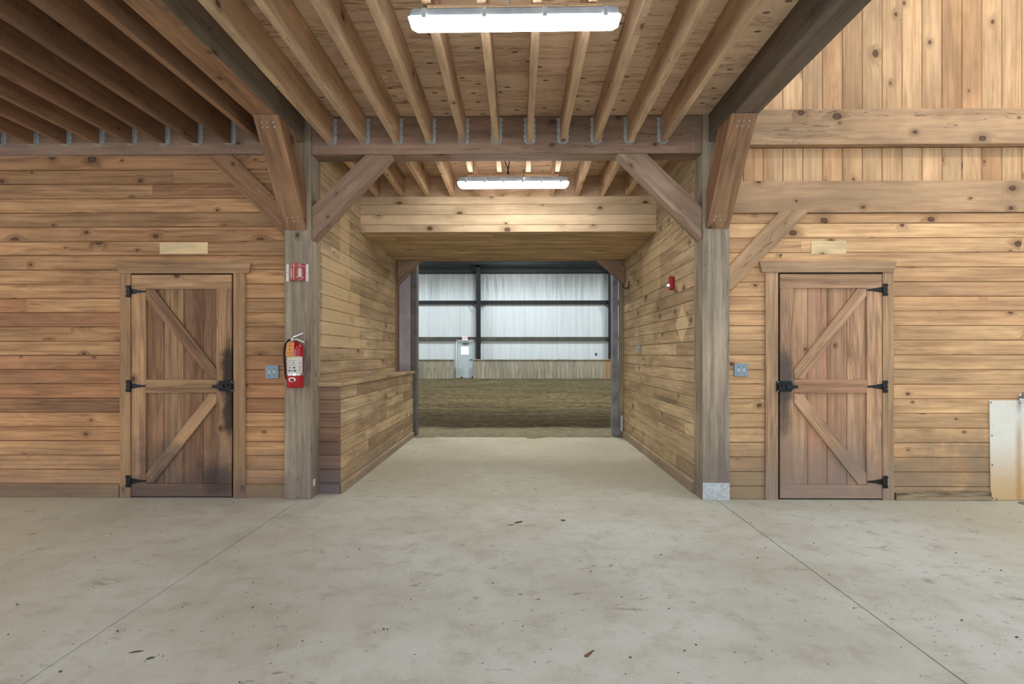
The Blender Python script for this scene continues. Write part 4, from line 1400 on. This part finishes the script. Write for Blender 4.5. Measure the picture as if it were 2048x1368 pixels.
# footing with harrow ridges
nx, ny = 150, 260
vs, fs = [], []
for j in range(ny + 1):
    tt = j / ny
    y = 8.45 + (YA + 0.2 - 8.45) * tt ** 1.4
    for i in range(nx + 1):
        x = -15 + 30 * i / nx
        amp = min(1.0, max(0.0, (y - 9.8) / 1.2))
        z = -0.012 + min(1.0, max(0.0, (y - 8.45) / 0.7)) * 0.013 + amp * (0.022 * math.sin(y * 9 + 0.8 * noise.noise((x * 0.3, y, 0))) + 0.05 * noise.noise((x * 0.5, y * 2.4, 3.1)))
        z += 0.012 * noise.noise((x * 2.1, y * 4.3, 7)) * min(1, (y - 8.45) * 2)
        z = min(z, 0.03)
        if y > YA - 1.2:
            z = z * 0.3 + 0.03 * (y - YA + 1.2)
        vs.append((x, y, z))
for j in range(ny):
    for i in range(nx):
        k = j * (nx + 1) + i
        fs.append((k, k + 1, k + nx + 2, k + nx + 1))
me = bpy.data.meshes.new('ground_arena')
me.from_pydata(vs, [], fs)
me.polygons.foreach_set('use_smooth', [True] * len(fs))
me.materials.append(M['dirt'])
o = bpy.data.objects.new('ground_arena', me)
COL.objects.link(o)
tag(o, 'harrowed brown dirt footing of the riding arena', 'ground', kind='structure')

mb = MB()
dx0, dx1 = P(914, 757, Y=YA).x, P(947, 757, Y=YA).x
mb.box((-15, dx0 - 0.06), (YA, YA + 0.1), (-0.1, 6.9), g=(1, 0, 0))
mb.box((dx1 + 0.06, 15), (YA, YA + 0.1), (-0.1, 6.9), g=(1, 0, 0))
mb.box((dx0 - 0.06, dx1 + 0.06), (YA, YA + 0.1), (2.15, 6.9), g=(1, 0, 0))
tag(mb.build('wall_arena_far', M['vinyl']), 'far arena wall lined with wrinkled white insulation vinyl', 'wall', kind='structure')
mb = MB()
mb.prism([(-15, YA + 0.2, 6.9), (-15, 9.1, 8.4), (-15, 9.1, 8.5), (-15, YA + 0.2, 7.0)], (30, 0, 0))
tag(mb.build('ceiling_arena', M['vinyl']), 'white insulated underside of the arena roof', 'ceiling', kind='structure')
for x, s in ((-15.0, 'left'), (15.0, 'right')):
    mb = MB()
    mb.box((x - 0.05, x + 0.05), (9.1, YA), (0, 8.4), g=(0, 1, 0))
    tag(mb.build('wall_arena_' + s, M['vinyl']), s + ' side wall of the riding arena', 'wall', kind='structure')

# wainscot of vertical kick boards with cap
mb = MB()
YK = 30.27
boards(mb, (0, YK, 0), (0, 0, 1), (1, 0, 0), (0, -1, 0), 0.0, 1.04, -12, dx0 - 0.09, 0.21, -12, joints=(9, 10), ch=0.008, gap=0.004, jitter=0.004)
boards(mb, (0, YK, 0), (0, 0, 1), (1, 0, 0), (0, -1, 0), 0.0, 1.04, dx1 + 0.02, 12, 0.21, dx1 + 0.02, joints=(9, 10), ch=0.008, gap=0.004, jitter=0.004)
wa = mb.build('wall_arena_kickboards', M['kick'])
tag(wa, 'low wainscot of weathered vertical boards round the arena', 'kickboards', kind='structure')
mb = MB()
mb.box((-12, dx0 - 0.09), (YK - 0.06, YK + 0.12), (1.041, 1.085), g=(1, 0, 0))
mb.box((dx1 + 0.02, 12), (YK - 0.06, YK + 0.12), (1.041, 1.085), g=(1, 0, 0))
tag(mb.build('trim_4', M['kick']), 'wooden cap rail on top of the arena wainscot', 'trim', kind='structure')

# steel frame of the arena
for z0, h, dY, mt, lab in ((P(1000, 680, Y=YA - .2).z, 0.17, 0.2, 'girt', 'lower horizontal steel girt on the far arena wall, level with the exit door top'),
                           (P(1000, 607.5, Y=YA - .2).z, 0.18, 0.2, 'steel_dark', 'middle horizontal steel girt on the far arena wall'),
                           (P(1000, 545.5, Y=YA - .2).z, 0.25, 0.2, 'steel_dark', 'thick dark eave beam across the top of the far arena wall'),
                           (P(1000, 529, Y=YA - .9).z, 0.22, 0.9, 'steel_dark', 'dark roof purlin just in front of the far arena wall')):
    mb = MB()
    y0 = YA - dY
    mb.box((-14.9, 14.9), (y0, y0 + 0.02), (z0, z0 + h), g=(1, 0, 0))
    mb.box((-14.9, 14.9), (y0 + 0.02, y0 + 0.17), (z0 + h - 0.02, z0 + h), g=(1, 0, 0))
    mb.box((-14.9, 14.9), (y0 + 0.02, y0 + 0.17), (z0, z0 + 0.02), g=(1, 0, 0))
    tag(mb.build('wall_girt', M[mt], loc=(0, y0, z0)), lab, 'girt', 'horizontal steel of the arena wall')
for cpx, lab in ((956.5, 'dark steel column beside the exit door on the far arena wall'), (1222.5, 'dark steel column at the right of the arena view')):
    xc = P(cpx, 600, Y=YA - 0.45).x
    t = empty('steel_column', (xc, YA - 0.4, 0), lab, 'column', 'columns on the far arena wall')
    mb = MB()
    mb.box((xc - 0.12, xc + 0.12), (YA - 0.46, YA - 0.445), (0, 7.0), g=(0, 0, 1))
    mb.box((xc - 0.01, xc + 0.01), (YA - 0.445, YA - 0.225), (0, 7.0), g=(0, 0, 1))
    mb.box((xc - 0.12, xc + 0.12), (YA - 0.225, YA - 0.21), (0, 7.0), g=(0, 0, 1))
    put(mb, 'shaft', M['steel_dark'], t)
    for s in (-1, 1):
        mb = MB()
        mb.tube([(xc + s * 0.1, YA - 0.47, 5.95), (xc + s * 0.72, YA - 0.85, 6.75)], 0.035, 6, smooth=False)
        put(mb, 'flange_brace', M['steel_dark'], t)
        mb = MB()
        mb.tube([(xc + s * 0.12, YA - 0.42, 3.95), (xc + s * 0.5, YA - 0.215, 4.25)], 0.025, 6, smooth=False)
        put(mb, 'girt_brace', M['steel_dark'], t)

# exit door
d3 = empty('door_3', ((dx0 + dx1) / 2, YA, 0), 'grey steel exit door with a bright square window in the far arena wall', 'door', kind='structure')
mb = MB()
mb.box((dx0 + 0.02, dx1 - 0.02), (YA - 0.05, YA - 0.01), (0.02, 2.05), g=(0, 0, 1))
sl = put(mb, 'door_slab', M['door_paint'], d3, 0.004)
for a0, a1, b0, b1 in ((dx0 - 0.06, dx0 + 0.015, 0, 2.12), (dx1 - 0.015, dx1 + 0.06, 0, 2.12), (dx0 - 0.06, dx1 + 0.06, 2.06, 2.13)):
    mb = MB()
    mb.box((a0, a1), (YA - 0.12, YA - 0.002), (b0, b1))
    put(mb, 'frame', M['frame_paint'], d3, 0.004)
wx0, wz1 = P(922.5, 694, Y=YA - .06).x, P(922.5, 694, Y=YA - .06).z
wx1, wz0 = P(937, 709, Y=YA - .06).x, P(922.5, 709, Y=YA - .06).z
mb = MB()
mb.box((wx0, wx1), (YA - 0.062, YA - 0.051), (wz0, wz1))
put(mb, 'window_pane', M['pane'], d3)
mb = MB()
for bx in ((wx0 - 0.03, wx0, wz0 - 0.03, wz1 + 0.03), (wx1, wx1 + 0.03, wz0 - 0.03, wz1 + 0.03), (wx0, wx1, wz1, wz1 + 0.03), (wx0, wx1, wz0 - 0.03, wz0)):
    mb.box((bx[0], bx[1]), (YA - 0.066, YA - 0.051), (bx[2], bx[3]))
put(mb, 'window_frame', M['frame_paint'], d3)
mb = MB()
mb.tube([(dx1 - 0.09, YA - 0.05, 1.06), (dx1 - 0.09, YA - 0.11, 1.06)], 0.022, 10)
mb.tube([(dx1 - 0.09, YA - 0.11, 1.06), (dx1 - 0.21, YA - 0.11, 1.055)], 0.016, 8)
put(mb, 'handle', M['steel_dark'], d3)
mb = MB()
mb.box((dx0 + 0.33, dx0 + 0.66), (YA - 0.11, YA - 0.052), (1.93, 2.0), g=(1, 0, 0))
put(mb, 'door_closer', M['steel_grey'], d3, 0.01)
es = empty('exit_sign', (P(930, 677, Y=YA - .25).x, YA - 0.25, 2.14), 'white exit sign with red letters above the far door', 'sign')
exs = es.location.x
mb = MB()
mb.box((exs - 0.16, exs + 0.16), (YA - 0.30, YA - 0.22), (2.14, 2.36), g=(1, 0, 0))
put(mb, 'box', M['white_plastic'], es, 0.006)
text_mesh('EXIT', 0.19, M['red'], es, Matrix.Translation((exs, YA - 0.301, 2.25)) @ Matrix.Rotation(PI / 2, 4, 'X'), 'lettering')
for bxp, lab in ((919.5, 'brown block at the left foot of the grey exit door'), (943, 'dark lump at the right foot of the grey exit door')):
    pb = P(bxp + 3.5, 754, Y=YA - 0.3)
    mb = MB()
    bmesh.ops.create_icosphere(mb.bm, subdivisions=2, radius=0.1, matrix=Matrix.Translation((pb.x, YA - 0.3, 0.05)) @ Matrix.Diagonal((1, 0.8, 0.9 if bxp > 930 else 0.7, 1)))
    for v in mb.bm.verts:
        v.co += Vector((noise.noise(v.co * 9), noise.noise(v.co * 9 + Vector((5, 0, 0))), noise.noise(v.co * 9 + Vector((0, 5, 0))))) * 0.03
    tag(mb.build('dirt_lump', M['dirt'] if bxp < 930 else M['rubber'], loc=(pb.x, YA - 0.3, 0.0)), lab, 'lump', 'lumps at the exit door')

# ------------------------------------------------------------------ bits lying on the concrete


def clump(px, py, size, mat, name, label, cat, flat=0.35, ang=0.0, seed=0):
    p = P(px, py, Z=0)
    mb = MB()
    bmesh.ops.create_icosphere(mb.bm, subdivisions=3, radius=1, matrix=Matrix.Rotation(ang, 4, 'Z') @ Matrix.Diagonal((size[0], size[1], size[1] * flat, 1)))
    for v in mb.bm.verts:
        k = noise.noise(v.co * 55 + Vector((seed, 0, 0))) + 0.6 * noise.noise(v.co * 120 + Vector((0, seed, 0)))
        v.co += v.co.normalized() * k * size[1] * 0.55
        v.co.z = max(v.co.z, -0.001)
    for f in mb.bm.faces:
        f.smooth = False
    mb._uv(list(mb.bm.faces))
    o = mb.build(name, mat)
    o.location = (p.x, p.y, 0.001)
    return tag(o, label, cat, 'bits of debris on the concrete')


M['mud'] = plain('dried_mud', C(84, 78, 66), 0.95, 0, 0.3, 60)
M['bark'] = plain('brown_bark', C(130, 98, 78), 0.9, 0, 0.35, 50)
M['leaf'] = plain('dry_leaf', C(120, 70, 40), 0.8, 0, 0.2, 60)
clump(1037, 1045, (0.038, 0.014), M['mud'], 'mud_clump', 'small dark mud clump on the floor near the middle of the passage mouth', 'clump', 0.5, 0.5, 1)
clump(1022, 1050, (0.03, 0.006), M['leaf'], 'wood_splinter', 'thin brown splinter touching the left end of the dark mud clump', 'splinter', 0.5, 0.3, 2)
clump(1126, 1041, (0.02, 0.012), M['mud'], 'mud_clump', 'small crescent of dark mud right of the passage centre', 'clump', 0.5, 0.0, 3)
clump(1176, 1310, (0.028, 0.010), M['bark'], 'bark_piece', 'brown piece of bark lying nearest the viewer on the concrete', 'bark', 0.5, 0.9, 4)
clump(1183, 1304, (0.02, 0.004), M['mud'], 'wood_splinter', 'thin dark twig at the upper end of the brown bark piece', 'splinter', 0.6, 0.7, 5)
clump(272, 1304, (0.03, 0.006), M['mud'], 'mud_clump', 'flat dried mud patch on the floor at the lower left', 'clump', 0.3, 0.3, 6)
clump(300, 1317, (0.02, 0.008), M['mud'], 'mud_clump', 'small mud crumb just right of the flat mud patch, lower left', 'clump', 0.3, 0.6, 7)
for px, py, lab in ((1077, 1199, 'dark seed husk on the floor right of centre'), (1041, 1189, 'slim dark seed husk on the floor at centre'), (986, 1166, 'tiny dark husk left of centre on the floor'),
                    (1181, 1143, 'small reddish husk on the floor behind the bark piece')):
    clump(px, py, (0.010, 0.004), M['leaf'], 'seed_husk', lab, 'husk', 0.6, px * 0.7, px)
# countless grains and crumbs
mb = MB()
for k in range(420):
    x, y = random.uniform(-4.4, 4.6), random.uniform(1.7, 8.8)
    if y > 5.0 and not (-1.6 < x < 1.6):
        continue
    s = random.uniform(0.0015, 0.0055)
    a0 = random.uniform(0, 6.3)
    pts = [(x + s * math.cos(a0 + t) * random.uniform(.6, 1.6), y + s * math.sin(a0 + t) * random.uniform(.6, 1.3), 0.0005) for t in (0, 1.3, 2.6, 3.9, 5.1)]
    mb.prism(pts, (0, 0, s * 0.7), (1, 0, 0))
tag(mb.build('floor_grit', M['mud']), 'scattered dark crumbs of dirt and husks over the concrete', 'grit', kind='stuff')
